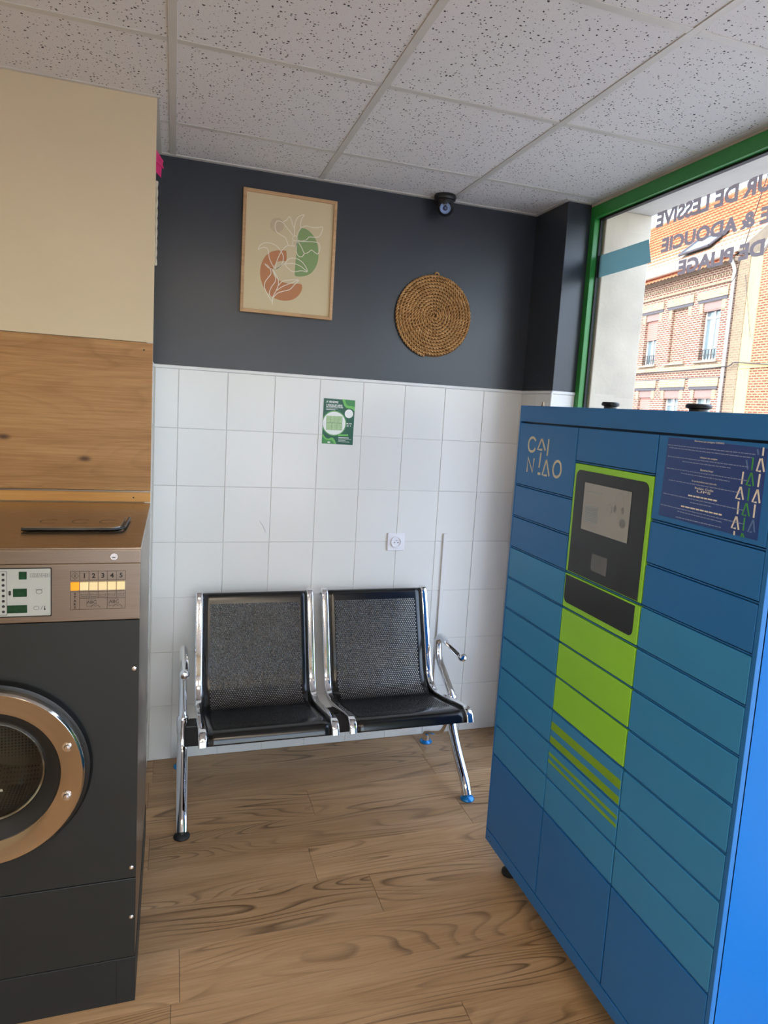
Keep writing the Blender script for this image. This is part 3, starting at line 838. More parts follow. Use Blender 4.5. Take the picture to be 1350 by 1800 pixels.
for (xa, xb, ya, yb) in lamp_cells:
    lp = empty('ceiling_lamp', ((xa + xb) / 2, (ya + yb) / 2, H))
    first = len([o for o in S.objects if o.name.startswith('ceiling_lamp')])
    lab = ['square warm white lamp panel in the ceiling before the bench', 'square warm white lamp panel in the ceiling nearest the window',
           'square warm white lamp panel in the ceiling above the washers', 'square warm white lamp panel in the ceiling at the far end'][(first - 1) % 4]
    tag(lp, lab, 'lamp', 'ceiling lamp panels')
    m = MB()
    for a in (xa + 0.004, xb - 0.022): m.box(a, a + 0.018, ya + 0.004, yb - 0.004, H - 0.001, H + 0.03)
    for a in (ya + 0.004, yb - 0.022): m.box(xa + 0.022, xb - 0.022, a, a + 0.018, H - 0.001, H + 0.03)
    m.build('lamp_frame', MAT['white_trim'], lp)
    MB().box(xa + 0.022, xb - 0.022, ya + 0.022, yb - 0.022, H + 0.002, H + 0.012).build('diffuser', MAT['led'], lp)

# ------------------------------------------------------------------ shop window
wn = struct(MB().box(XW, 2.5475, CY, -0.311, 0.0, 2.557).build('window_1', MAT['green'], bevel=0.002))
GX = 2.547
MUL = [-2.55, -4.85]                    # further posts, outside the photograph
def frame_piece(nm, *a): return MB().box(*a).build(nm, MAT['green'], wn, bevel=0.002)
frame_piece('top_rail', XW, 2.5475, Y0, -0.3112, 2.504, 2.557)
frame_piece('bottom_rail', XW, 2.5475, Y0, -0.3112, 0.0, 0.12)
for y in MUL: frame_piece('mullion', XW, 2.5475, y - 0.03, y + 0.03, 0.12, 2.504)
MB().box(XW, 2.547, Y0, CY, 2.557, 2.75).build('header', MAT['concrete'], wn)
ends = [-0.3112] + MUL + [Y0 + 0.02]
for i in range(len(ends) - 1):
    ya = ends[i + 1] + (0.03 if i + 1 < len(ends) - 1 else 0.0); yb = ends[i] - (0.03 if i > 0 else 0.0)
    m = MB()
    m.box(2.527, 2.541, yb - 0.007, yb, 0.12, 2.504); m.box(2.527, 2.541, ya, ya + 0.007, 0.12, 2.504)
    m.box(2.520, 2.541, ya + 0.007, yb - 0.007, 2.496, 2.504); m.box(2.527, 2.541, ya + 0.007, yb - 0.007, 0.12, 0.128)
    m.build('gasket', MAT['gasket'], wn, bevel=0.001)
    MB().box(2.5412, 2.546, ya + 0.001, yb - 0.001, 0.121, 2.503).build('pane', MAT['glass'], wn)
# vinyl stuck to the inside of the glass, to be read from the street
FG = lambda a, b, d: (2.5408 - d, a, b)
for body, box, nm in (('UR DE LESSIVE', (-1.236, -0.683, 2.383, 2.443), 0), ('EE & ADOUCIE', (-1.288, -0.729, 2.281, 2.336), 1), ('DE PLIAGE', (-1.236, -0.838, 2.180, 2.234), 2)):
    o = lettering(body, box, FG, 0.0006, MAT['vinyl'], wn, bold=0.048, name='vinyl_lettering')
MB().prism([(-0.3115, 2.252), (-0.3115, 2.348), (-0.647, 2.350), (-0.675, 2.256)], FG, 0.0, 0.0008).build('teal_band', MAT['band'], wn)

# outside masonry around the window
wo = struct(MB().box(2.548, 2.785, -0.330, 0.9, -0.3, 2.548).build('wall_outside', MAT['concrete'], bevel=0.004))
MB().box(2.548, 2.785, -6.3, 0.9, 2.548, 3.1).build('lintel_beam', MAT['soffit'], wo)
MB().box(2.20, 2.785, -6.3, 0.9, 3.1, 5.2).build('upper_wall', MAT['concrete'], wo)
struct(MB().box(-30, 30, -40, 60, -0.50, -0.30).build('road', MAT['asphalt']))
struct(MB().box(2.625, 5.0, -30, 60, -0.30, -0.16).build('pavement', MAT['paving'], bevel=0.01))

# ------------------------------------------------------------------ parcel locker
XL, DEP = 1.8544, 0.46
YL, YR, ZB, ZT = -0.9811, -2.0346, 0.100, 1.657
FL = lambda a, b, d: (XL - d, a, b)
lk = empty('parcel_locker', (XL + DEP / 2, (YL + YR) / 2, 0))
tag(lk, 'tall blue and lime green parcel locker with a touch screen before the window', 'locker')
MB().box(XL + 0.016, XL + DEP, YR + 0.001, YL - 0.001, ZB, ZT - 0.001).build('body', MAT['lk_body'], lk)
MB().box(XL + 0.012, XL + DEP + 0.001, YR, YR + 0.0015, ZB, ZT).build('side_panel', MAT['lk_side'], lk)
MB().box(XL + 0.012, XL + DEP + 0.001, YL - 0.0015, YL, ZB, ZT).build('side_panel', MAT['lk_side'], lk)
MB().box(XL, XL + 0.016, YR, YL, 1.605, ZT).build('top_rail', MAT['lk_dark'], lk, bevel=0.0012)
MB().box(XL, XL + 0.016, YR, YL, ZB, 0.141).build('base_rail', MAT['lk_dark'], lk, bevel=0.0012)
MB().box(XL, XL + 0.016, YL - 0.0075, YL, 0.141, 1.605).build('stile', MAT['lk_dark'], lk, bevel=0.001)
MB().box(XL, XL + 0.016, YR, YR + 0.0115, 0.141, 1.605).build('stile', MAT['lk_dark'], lk, bevel=0.001)
for y in (-1.005, -1.02):
    MB().lathe([(0.0, 0), (0.0025, 0), (0.0025, 0.0006), (0, 0.0006)], (XL, y, 0.121 if y > -1.01 else 0.112), (-1, 0, 0), 8).build('screw', MAT['black'], lk)
cols = [(YL - 0.0095, -1.3325), (-1.3375, -1.6775), (-1.6825, YR + 0.0135)]
zs = [1.3935 - 0.1071 * k for k in range(10)]     # joints of the small doors, last one is the top of the big door
def door(col, z1, z0, mat):
    ya, yb = cols[col]
    return MB().box(XL, XL + 0.012, yb, ya, z0 + 0.0040, z1 - 0.0040).build('door', mat, lk, bevel=0.0013, seg=2)
D, T, G = MAT['lk_dark'], MAT['lk_teal'], MAT['lk_green']
logo_door = door(0, 1.603, zs[0], D)
for k in range(9): door(0, zs[k], zs[k + 1], D if k < 2 else T)
door(0, zs[9], 0.142, D)
door(1, 1.603, 1.502, D)
scr = door(1, 1.502, zs[2], G)
tray = door(1, zs[2], zs[3], G)
for k in (3, 4, 5): door(1, zs[k], zs[k + 1], G)
st1 = door(1, zs[6], zs[7], T)
st2 = door(1, zs[7], zs[8], T)
door(1, zs[8], zs[9], T)
door(1, zs[9], 0.142, D)
info_door = door(2, 1.603, zs[0], D)
for k in range(9): door(2, zs[k], zs[k + 1], D if k < 2 else T)
door(2, zs[9], 0.142, D)
# shelf edges seen in the joints between doors
for c in range(3):
    for z in zs[:10] if c != 1 else [1.502] + zs[2:10]:
        MB().box(XL + 0.003, XL + 0.016, cols[c][1], cols[c][0], z - 0.0016, z + 0.0016).build('shelf_edge', MAT['lk_dark'], lk)
# stripes
for par, z0, z1 in ((st1, 0.692, 0.717), (st1, 0.6505, 0.672), (st2, 0.610, 0.620), (st2, 0.5875, 0.597)):
    MB().box(XL - 0.0004, XL + 0.001, -1.6765, -1.3385, z0, z1).build('stripe', MAT['lk_olive'], par)
# logo strokes
m = MB()
for ln in LOGO:
    m.ribbon(smoothline(ln, 4) if len(ln) > 6 else ln, 0.0080, FL, 0.0006)
m.build('lettering', MAT['lk_logo'], logo_door)
# touch screen fascia
MB().prism(rrect(-1.6655, -1.3495, 1.186, 1.4815, 0.020, 6, (0, 0, 1, 1)), FL, 0.0, 0.0012).build('fascia', MAT['screen_black'], scr)
for (y0, y1, z0, z1) in ((-1.606, -1.394, 1.450, 1.452), (-1.606, -1.394, 1.316, 1.318), (-1.396, -1.388, 1.316, 1.452), (-1.606, -1.604, 1.316, 1.452)):
    MB().box(XL - 0.0016, XL, y0, y1, z0, z1).build('screen_edge', MAT['black'], scr)
MB().box(XL - 0.0018, XL, -1.604, -1.396, 1.318, 1.450).build('screen', MAT['lcd'], scr)
m = MB()
hc = (-1.558, 1.4145)
m.ribbon([(hc[0] + 0.018 * math.cos(a), hc[1] + 0.025 * math.sin(a)) for a in [math.radians(200 - 11 * i) for i in range(21)]], 0.0016, FL, 0.0021)
for sx in (-1, 1):
    m.prism([(hc[0] + sx * 0.016 + 0.006 * math.cos(a), hc[1] - 0.017 + 0.010 * math.sin(a)) for a in [0.6 * i for i in range(10)]], FL, 0.0019, 0.0021)
m.ribbon([(-1.520 + 0.010 * math.cos(a), 1.392 + 0.014 * math.sin(a)) for a in [math.radians(-30 + 15 * i) for i in range(20)]], 0.0022, FL, 0.0021)
m.prism([(-1.578 + 0.013 * math.cos(a), 1.365 + 0.012 * math.sin(a)) for a in [0.45 * i for i in range(14)]], FL, 0.0019, 0.0021)
m.build('screen_graphic', MAT['lcd_mark'], scr)['kind'] = 'stuff'
m = MB()
for k in range(9): m.box(XL - 0.0021, XL - 0.0018, -1.468, -1.408, 1.386 - k * 0.0052, 1.3885 - k * 0.0052)
m.box(XL - 0.0021, XL - 0.0018, -1.478, -1.418, 1.426, 1.428)
m.build('screen_text', MAT['lcd_blue'], scr)['kind'] = 'stuff'
MB().box(XL - 0.0018, XL, -1.531, -1.4605, 1.213, 1.2615).build('scanner', MAT['scan'], scr)
for yc in (-1.382, -1.595):
    m = MB()
    for r in range(15):
        z = 1.205 + r * 0.0046
        hw = 0.0125 * math.sqrt(max(0, 1 - ((r - 7) / 8.2) ** 2))
        n = max(1, int(hw / 0.0024))
        for c in range(-n, n + 1):
            y = yc + c * 0.0042 + (0.0021 if r % 2 else 0)
            m.lathe([(0.0012, 0), (0.0, 0.0003)], (XL - 0.0012, y, z), (-1, 0, 0), 6)
    o = m.build('speaker_grille', MAT['gasket'], scr); o['kind'] = 'stuff'
MB().prism(rrect(-1.659, -1.343, 1.0915, zs[2] - 0.0075, 0.016, 6, (1, 1, 0, 0)), FL, 0.0, 0.0012).build('fascia', MAT['screen_black'], tray)
# information sticker
sk = MB().prism([(-1.7135, 1.5955), (-1.9985, 1.5905), (-2.0005, 1.408), (-1.709, 1.4105)], FL, 0.0, 0.0006).build('sticker', MAT['sticker'], info_door)
for lines, mt, w in ((STK_W, 'print_white', 0.0042), (STK_G, 'sticker_green', 0.0038), (STK_F, 'sticker_faint', 0.0036)):
    m = MB()
    for ln in lines: m.ribbon(ln, w, FL, 0.0008)
    m.build('emblem', MAT[mt], info_door)['kind'] = 'stuff'
m = MB()
for kind, a, b in STK_T:
    if kind == 'h': continue
    x = a[0]; L = b[0] - a[0]; dy = (b[1] - a[1])
    while x > b[0] + 0.003:
        wl_ = random.uniform(0.004, 0.013)
        e = max(b[0], x - wl_)
        za, zb = a[1] + dy * (x - a[0]) / L, a[1] + dy * (e - a[0]) / L
        m.add([FL(x, za - 0.0009, 0.0008), FL(e, zb - 0.0009, 0.0008), FL(e, zb + 0.0009, 0.0008), FL(x, za + 0.0009, 0.0008)], [(0, 1, 2, 3)])
        x = e - 0.0016
o = m.build('small_print', MAT['sticker_text'], info_door); o['kind'] = 'stuff'
heads = ['Bienvenue aux consignes CAINIAO', 'Utilisation des consignes', 'Bienvenue livreur', 'En cas de probleme avec votre colis', 'Relais Colis', 'UPS', '', '']
hl = [(a, b) for kind, a, b in STK_T if kind == 'h']
for (a, b), tx in zip(hl, heads):
    zc = (a[1] + b[1]) / 2
    if tx:
        lettering(tx, (a[0], b[0], zc - 0.0026, zc + 0.0022), FL, 0.0008, MAT['print_white'], info_door, bold=0.01)
    else:
        m = MB(); x = a[0]
        while x > b[0] + 0.004:
            e = max(b[0], x - random.uniform(0.006, 0.016)); m.add([FL(x, zc - 0.0016, 0.0008), FL(e, zc - 0.0016, 0.0008), FL(e, zc + 0.0016, 0.0008), FL(x, zc + 0.0016, 0.0008)], [(0, 1, 2, 3)]); x = e - 0.002
        o = m.build('small_print', MAT['print_white'], info_door); o['kind'] = 'stuff'
# feet
for x in (XL + 0.07, XL + DEP - 0.07):
    for y in (YL - 0.07, YR + 0.07):
        MB().lathe([(0.028, 0.0), (0.028, 0.010), (0.018, 0.02), (0.010, 0.024), (0.010, ZB + 0.001)], (x, y, 0), (0, 0, 1), 16).build('foot', MAT['rubber'], lk, smooth=True)
# pucks on the roof
def puck(x, y, r, label):
    c = empty('black_puck', (x, y, ZT))
    tag(c, label, 'puck')
    MB().lathe([(r * 0.72, 0.0), (r * 0.72, 0.016), (r, 0.019), (r * 1.02, 0.026), (r * 0.9, 0.031), (0.0, 0.031)], (x, y, ZT), (0, 0, 1), 24).build('cap', MAT['black'], c, smooth=True)
    MB().lathe([(r * 0.86, -0.001), (r * 0.86, 0.004), (0, 0.004)], (x, y, ZT), (0, 0, 1), 24).build('collar', MAT['rubber'], c, smooth=True)
puck(2.20, -0.985, 0.030, 'small black round puck on the locker roof nearest the pillar')
puck(2.20, -1.410, 0.036, 'larger black round puck on the locker roof above the sticker side')
st = empty('antenna_stub', (XL + 0.05, -1.037, ZT)); tag(st, 'short grey stud standing on the locker roof corner', 'stud')
MB().lathe([(0.006, 0.0), (0.006, 0.004), (0.0038, 0.005), (0.0038, 0.014), (0.0, 0.015)], (XL + 0.05, -1.037, ZT), (0, 0, 1), 10).build('stud', MAT['steel'], st, smooth=True)

# ------------------------------------------------------------------ washing machine
YW, WX0, WX1, WZ = -1.2765, 0.004, 0.6835, 1.243
FW = lambda a, b, d: (a, YW - d, b)
wm = empty('washing_machine', ((WX0 + WX1) / 2, (YW - 0.56) / 2, 0))
tag(wm, 'dark grey front-loading washing machine with steel control panel against the partition', 'washing machine')
MB().box(WX0, WX1, YW + 0.004, -0.56, 0.132, WZ - 0.003).build('body', MAT['steel'], wm, bevel=0.002)
MB().box(WX0 - 0.002, WX1 + 0.002, YW, -0.56, 0.0, 0.1315).build('plinth', MAT['plinth'], wm, bevel=0.0015)
MB().box(WX1 - 0.0455, WX1 - 0.0443, YW - 0.0006, YW + 0.002, 0.004, 0.130).build('plinth_joint', MAT['black'], wm)
MB().box(WX0, WX1 - 0.0005, YW, YW + 0.02, 0.1335, 0.3595).build('lower_panel', MAT['washer'], wm, bevel=0.0015)
# front panel with the door opening
DC = (0.3455, 0.694)
fp = MB()
ring_o = [(DC[0] + 0.20 * math.cos(2 * math.pi * i / 48), DC[1] + 0.20 * math.sin(2 * math.pi * i / 48)) for i in range(48)]
x0, x1, z0, z1 = WX0, WX1 - 0.0005, 0.3625, 1.0605
def rect_pt(a):
    c, s_ = math.cos(a), math.sin(a)
    tx = ((x1 - DC[0]) / c if c > 1e-9 else (x0 - DC[0]) / c if c < -1e-9 else 1e9)
    tz = ((z1 - DC[1]) / s_ if s_ > 1e-9 else (z0 - DC[1]) / s_ if s_ < -1e-9 else 1e9)
    t = min(tx, tz); return (DC[0] + c * t, DC[1] + s_ * t)
angs = sorted([2 * math.pi * i / 48 for i in range(48)] + [math.atan2(z - DC[1], x - DC[0]) % (2 * math.pi) for x in (x0, x1) for z in (z0, z1)])
n = len(angs)
inn = [(DC[0] + 0.20 * math.cos(a), DC[1] + 0.20 * math.sin(a)) for a in angs]
out = [rect_pt(a) for a in angs]
vs = [FW(*p, 0) for p in inn] + [FW(*p, 0) for p in out] + [FW(*p, -0.02) for p in inn] + [FW(*p, -0.02) for p in out]
fs = []
for i in range(n):
    j = (i + 1) % n
    fs += [(i, j, n + j, n + i), (2 * n + i, 3 * n + i, 3 * n + j, 2 * n + j), (i, 2 * n + i, 2 * n + j, j), (n + i, n + j, 3 * n + j, 3 * n + i)]
fp.add(vs, fs).build('front_panel', MAT['washer'], wm)
cp = MB().box(WX0, WX1, YW, YW + 0.02, 1.0625, 1.2045).build('control_panel', MAT['steel'], wm, bevel=0.0015)
MB().box(WX0, WX1 + 0.001, YW - 0.004, YW + 0.03, 1.2055, 1.2405).build('lid_edge', MAT['steel'], wm, bevel=0.002)
top = MB().box(WX0, WX1 + 0.001, YW - 0.004, -0.556, 1.2400, 1.2450).build('top_panel', MAT['steel_top'], wm, bevel=0.0015)
# detergent flap on top
fl_ = MB().prism([(0.385, -1.073), (0.606, -1.071), (0.622, -1.055), (0.626, -0.900), (0.612, -0.893), (0.372, -0.900)], lambda a, b, d: (a, b, 1.245 + d), 0.001, 0.011).build('detergent_flap', MAT['steel_top'], wm, bevel=0.002)
m = MB()
m.tube([(0.383, -1.078, 1.2515), (0.604, -1.076, 1.2515), (0.624, -1.062, 1.2515), (0.631, -1.04, 1.2515), (0.636, -0.90, 1.2515)], 0.0042, 8)
m.build('flap_seal', MAT['black'], fl_, smooth=True)
for x, s_ in ((0.435, 'I'), (0.515, 'II'), (0.585, 'III')):
    MB().ribbon([(x + 0.022 * math.cos(a), -0.985 + 0.030 * math.sin(a)) for a in [math.radians(40 + 14 * i) for i in range(21)]], 0.0014, lambda a, b, d: (a, b, 1.2563 + d), 0.0).build('flap_mark', MAT['print_black'], fl_)
# cam lock
lx, lz = 0.623, 1.2235
lkm = MB().lathe([(0.0095, 0.0), (0.0095, 0.003), (0.0085, 0.0045), (0.0062, 0.0045), (0.0058, 0.0035), (0.0, 0.0035)], (lx, YW - 0.004, lz), (0, -1, 0), 24).build('lock', MAT['polished'], wm, smooth=True)
MB().box(lx - 0.0042, lx + 0.0036, YW - 0.0082, YW - 0.0074, lz - 0.0022, lz - 0.0004).build('keyhole', MAT['black'], lkm)
# screws
for x, z in ((0.672, 0.934), (0.672, 0.391), (0.6735, 0.2495)):
    MB().lathe([(0.0058, 0.0), (0.0055, 0.002), (0.0035, 0.0034), (0.0012, 0.0036), (0.0012, 0.002), (0, 0.002)], (x, YW, z), (0, -1, 0), 16).build('screw', MAT['chrome'], wm, smooth=True)
# display overlay
dp = MB().prism(rrect(0.285, 0.4855, 1.0775, 1.1975, 0.003), FW, 0.0, 0.0010).build('display_overlay', MAT['label_grey'], cp)
m = MB()
o_ = rrect(0.285, 0.4855, 1.0775, 1.1975, 0.003); i_ = rrect(0.2875, 0.4828, 1.0802, 1.1948, 0.002)
k = len(o_)
m.add([FW(*p, 0.0012) for p in o_] + [FW(*p, 0.0012) for p in i_], [(a, (a + 1) % k, k + (a + 1) % k, k + a) for a in range(k)])
o_ = rrect(0.340, 0.3905, 1.0835, 1.1895, 0.002); i_ = rrect(0.3409, 0.3896, 1.0844, 1.1886, 0.002)
m.add([FW(*p, 0.0012) for p in o_] + [FW(*p, 0.0012) for p in i_], [(a, (a + 1) % k, k + (a + 1) % k, k + a) for a in range(k)])
for r in range(8):
    zc = 1.1815 - r * 0.0128
    m.prism([(0.3825 + 0.0033 * math.cos(a), zc + 0.0033 * math.sin(a)) for a in [2 * math.pi * j / 12 for j in range(12)]], FW, 0.0009, 0.0012)
m.prism(rrect(0.3935, 0.3985, 1.1310, 1.1425, 0.0024), FW, 0.0009, 0.0013)
m.build('overlay_print', MAT['print_black'], cp)['kind'] = 'stuff'
for (a0, a1, b0, b1) in ((0.4155, 0.4320, 1.1695, 1.1880), (0.4030, 0.4322, 1.1275, 1.1470), (0.3905, 0.4325, 1.0880, 1.1070)):
    MB().prism(rrect(a0, a1, b0, b1, 0.001), FW, 0.0009, 0.0022).build('display_window', MAT['lens'], cp)
m = MB()
for j in range(5):
    x = 0.4395 + j * 0.0082
    m.ribbon([(x, 1.1742), (x + 0.0078, 1.1742), (x + 0.0078, 1.1828), (x, 1.1828), (x, 1.1742)], 0.0006, FW, 0.0012)
m.ribbon([(0.458 + 0.0065 * math.cos(a), 1.139 + 0.0055 * math.sin(a)) for a in [2 * math.pi * j / 20 for j in range(21)]], 0.0009, FW, 0.0012)
m.ribbon([(0.4505, 1.1455), (0.4545, 1.143), (0.4615, 1.143), (0.4655, 1.1455)], 0.0009, FW, 0.0012)
m.ribbon([(0.452 + 0.006 * math.cos(a), 1.099 + 0.0045 * math.sin(a)) for a in [2 * math.pi * j / 20 for j in range(21)]], 0.0007, FW, 0.0012)
m.ribbon([(0.4615, 1.094), (0.4655, 1.104)], 0.0008, FW, 0.0012)
m.ribbon([(0.470, 1.0965), (0.470, 1.1035)], 0.0014, FW, 0.0012)
m.prism([(0.470 + 0.0021 * math.cos(a), 1.0955 + 0.0021 * math.sin(a)) for a in [0.6 * j for j in range(10)]], FW, 0.0009, 0.0012)
m.build('overlay_symbol', MAT['print_black'], cp)['kind'] = 'stuff'
for j in range(5):
    lettering(str(j + 1), (0.4407 + j * 0.0082, 0.4462 + j * 0.0082, 1.1758, 1.1812), FW, 0.0012, MAT['print_black'], cp, keep='h')
# six lit buttons with legends
bw = 0.0206
for j in range(6):
    xa = 0.5255 + j * bw
    MB().box(xa + 0.0008, xa + bw - 0.0008, YW - 0.006, YW + 0.001, 1.1400, 1.1605).build('button', MAT['btn_on' if j == 0 else 'btn'], cp, bevel=0.0014)
    if j: lettering(str(j), (xa + 0.003, xa + bw - 0.003, 1.1695, 1.1815), FW, 0.0006, MAT['print_black'], cp, bold=0.03, keep='h')
m = MB()
def frame2(a0, a1, b0, b1, w=0.0008):
    m.ribbon([(a0, b0), (a1, b0)], w, FW, 0.0006); m.ribbon([(a0, b1), (a1, b1)], w, FW, 0.0006)
    m.ribbon([(a0, b0), (a0, b1)], w, FW, 0.0006); m.ribbon([(a1, b0), (a1, b1)], w, FW, 0.0006)
for j in range(6): frame2(0.5255 + j * bw, 0.5255 + (j + 1) * bw, 1.1645, 1.1865)
frame2(0.5255, 0.5255 + bw, 1.0915, 1.1360)
for j in range(1, 6): frame2(0.5255 + j * bw, 0.5255 + (j + 1) * bw, 1.1195, 1.1360)
frame2(0.5255 + bw, 0.5255 + 4 * bw, 1.0915, 1.1195); frame2(0.5255 + 4 * bw, 0.5255 + 6 * bw, 1.0915, 1.1195)
xc, zc = 0.5255 + bw / 2, 1.1755
m.ribbon([(xc, zc - 0.0085), (xc + 0.0085, zc), (xc, zc + 0.0085), (xc - 0.0085, zc), (xc, zc - 0.0085)], 0.0009, FW, 0.0006)
m.ribbon([(xc, zc - 0.004), (xc, zc + 0.004)], 0.0016, FW, 0.0006)
for j in range(1, 6):
    xa = 0.5255 + j * bw
    m.ribbon([(xa + 0.003, 1.1305), (xa + 0.004, 1.1235), (xa + bw - 0.004, 1.1235), (xa + bw - 0.003, 1.1305)], 0.0007, FW, 0.0006)
    m.ribbon([(xa + 0.004, 1.129), (xa + 0.007, 1.1275), (xa + 0.010, 1.129), (xa + 0.013, 1.1275), (xa + 0.016, 1.129)], 0.0006, FW, 0.0006)
for xa in (0.5255 + 1.9 * bw, 0.5255 + 4.35 * bw):
    m.ribbon([(xa - 0.003, 1.0985), (xa - 0.003, 1.1155), (xa + 0.018, 1.117), (xa + 0.019, 1.104), (xa + 0.006, 1.100), (xa - 0.003, 1.0985)], 0.0006, FW, 0.0006)
    m.ribbon([(xa + 0.006, 1.0965), (xa + 0.012, 1.1025), (xa + 0.017, 1.0985), (xa + 0.022, 1.1015), (xa + 0.028, 1.0955)], 0.0009, FW, 0.0006)
m.build('legend', MAT['print_black'], cp)['kind'] = 'stuff'
for j, ch in enumerate('START'):
    lettering(ch, (xc - 0.004, xc + 0.004, 1.1275 - j * 0.0086, 1.1338 - j * 0.0086), FW, 0.0006, MAT['print_black'], cp, bold=0.03, keep='h')
for xa in (0.5255 + 1.9 * bw, 0.5255 + 4.35 * bw):
    lettering('ABC', (xa, xa + 0.016, 1.1055, 1.1135), FW, 0.0006, MAT['print_black'], cp, keep='h')
# porthole door
C3 = (DC[0], YW, DC[1]); AX = (0, -1, 0)
dr = MB().lathe([(0.196, -0.018), (0.232, 0.0), (0.2335, 0.010), (0.228, 0.021), (0.220, 0.024), (0.205, 0.020)], C3, AX, 72, caps=False).build('door', MAT['black'], wm, smooth=True)
MB().lathe([(0.2195, 0.018), (0.2205, 0.036), (0.2185, 0.043), (0.2140, 0.0465), (0.2080, 0.0455), (0.200, 0.0435), (0.185, 0.0400), (0.170, 0.0365), (0.1645, 0.0345), (0.1625, 0.031), (0.1625, 0.020)], C3, AX, 72, caps=False).build('steel_ring', MAT['polished'], dr, smooth=True)
MB().lathe([(0.1635, 0.030), (0.150, 0.026), (0.134, 0.014), (0.122, 0.000), (0.120, -0.03)], C3, AX, 72, caps=False).build('inner_seal', MAT['gasket'], dr, smooth=True)
MB().lathe([(0.1265, 0.006), (0.1240, 0.0085), (0.1205, 0.006), (0.1195, -0.004)], C3, AX, 72, caps=False).build('glass_rim', MAT['polished'], dr, smooth=True)
gd = MB().lathe([(0.126, 0.008), (0.112, -0.010), (0.092, -0.045), (0.06, -0.066), (0.0, -0.074)], C3, AX, 48).build('door_glass', glass_mat('door_glass', (0.80, 0.84, 0.82), 1.0), dr, smooth=True)
for x, z in ((0.529, 0.762), (0.527, 0.635)):
    MB().lathe([(0.0125, 0.0), (0.0125, 0.002), (0.0085, 0.0025), (0.0085, 0.0055), (0.006, 0.009), (0.0, 0.010)], (x - 0.003, YW - 0.0405, z), AX, 20).build('bolt', MAT['chrome'], dr, smooth=True)
def drum_mat():
    mm, t, b = newmat('perforated_drum')
    tc = node(t, 'ShaderNodeTexCoord')
    vo = node(t, 'ShaderNodeTexVoronoi', i_Scale=110.0, i_Randomness=0.0)
    t.links.new(tc.outputs['Object'], vo.inputs['Vector'])
    r = ramp(t, [(0.30, (0.01, 0.01, 0.01)), (0.36, lin('#8d877d'))])
    t.links.new(vo.outputs['Distance'], r.inputs[0]); t.links.new(r.outputs[0], b.inputs['Base Color'])
    b.inputs['Metallic'].default_value = 0.85; b.inputs['Roughness'].default_value = 0.35
    return mm
MB().lathe([(0.19, -0.022), (0.215, -0.04), (0.24, -0.06), (0.24, -0.36), (0.20, -0.40), (0.0, -0.41)], C3, AX, 64, caps=False).build('drum', drum_mat(), wm, smooth=True)
# the lathe above opens the body: cut the steel body around it
bo = [o for o in wm.children if o.name.startswith('body')][0]
bm = bmesh.new(); bm.from_mesh(bo.data)
front = [f for f in bm.faces if f.normal.y < -0.9 and f.calc_area() > 0.3]
bmesh.ops.delete(bm, geom=front, context='FACES'); bm.to_mesh(bo.data); bm.free()

# ------------------------------------------------------------------ two-seat waiting bench
bn = empty('waiting_bench', (1.385, -0.36, 0))
tag(bn, 'two-seat chrome waiting bench with perforated black steel seats against the tiled wall', 'bench')
PROF = [(-0.062, 0.762), (-0.070, 0.776), (-0.084, 0.783), (-0.098, 0.776), (-0.112, 0.745), (-0.150, 0.645), (-0.190, 0.540), (-0.222, 0.455), (-0.250, 0.405),
        (-0.290, 0.377), (-0.345, 0.370), (-0.430, 0.388), (-0.530, 0.412), (-0.615, 0.434), (-0.662, 0.441), (-0.690, 0.430), (-0.701, 0.404)]
pc = smoothline(PROF, 10)
sl = [0.0]
for a, b in zip(pc[:-1], pc[1:]): sl.append(sl[-1] + (b - a).length)
def at(s):
    s = min(max(s, 0.0), sl[-1])
    lo = 0
    for i in range(len(sl) - 1):
        if sl[i + 1] >= s:
            lo = i; break
    t = (s - sl[lo]) / max(1e-9, sl[lo + 1] - sl[lo])
    return pc[lo].lerp(pc[lo + 1], t)
SEATW = 0.505
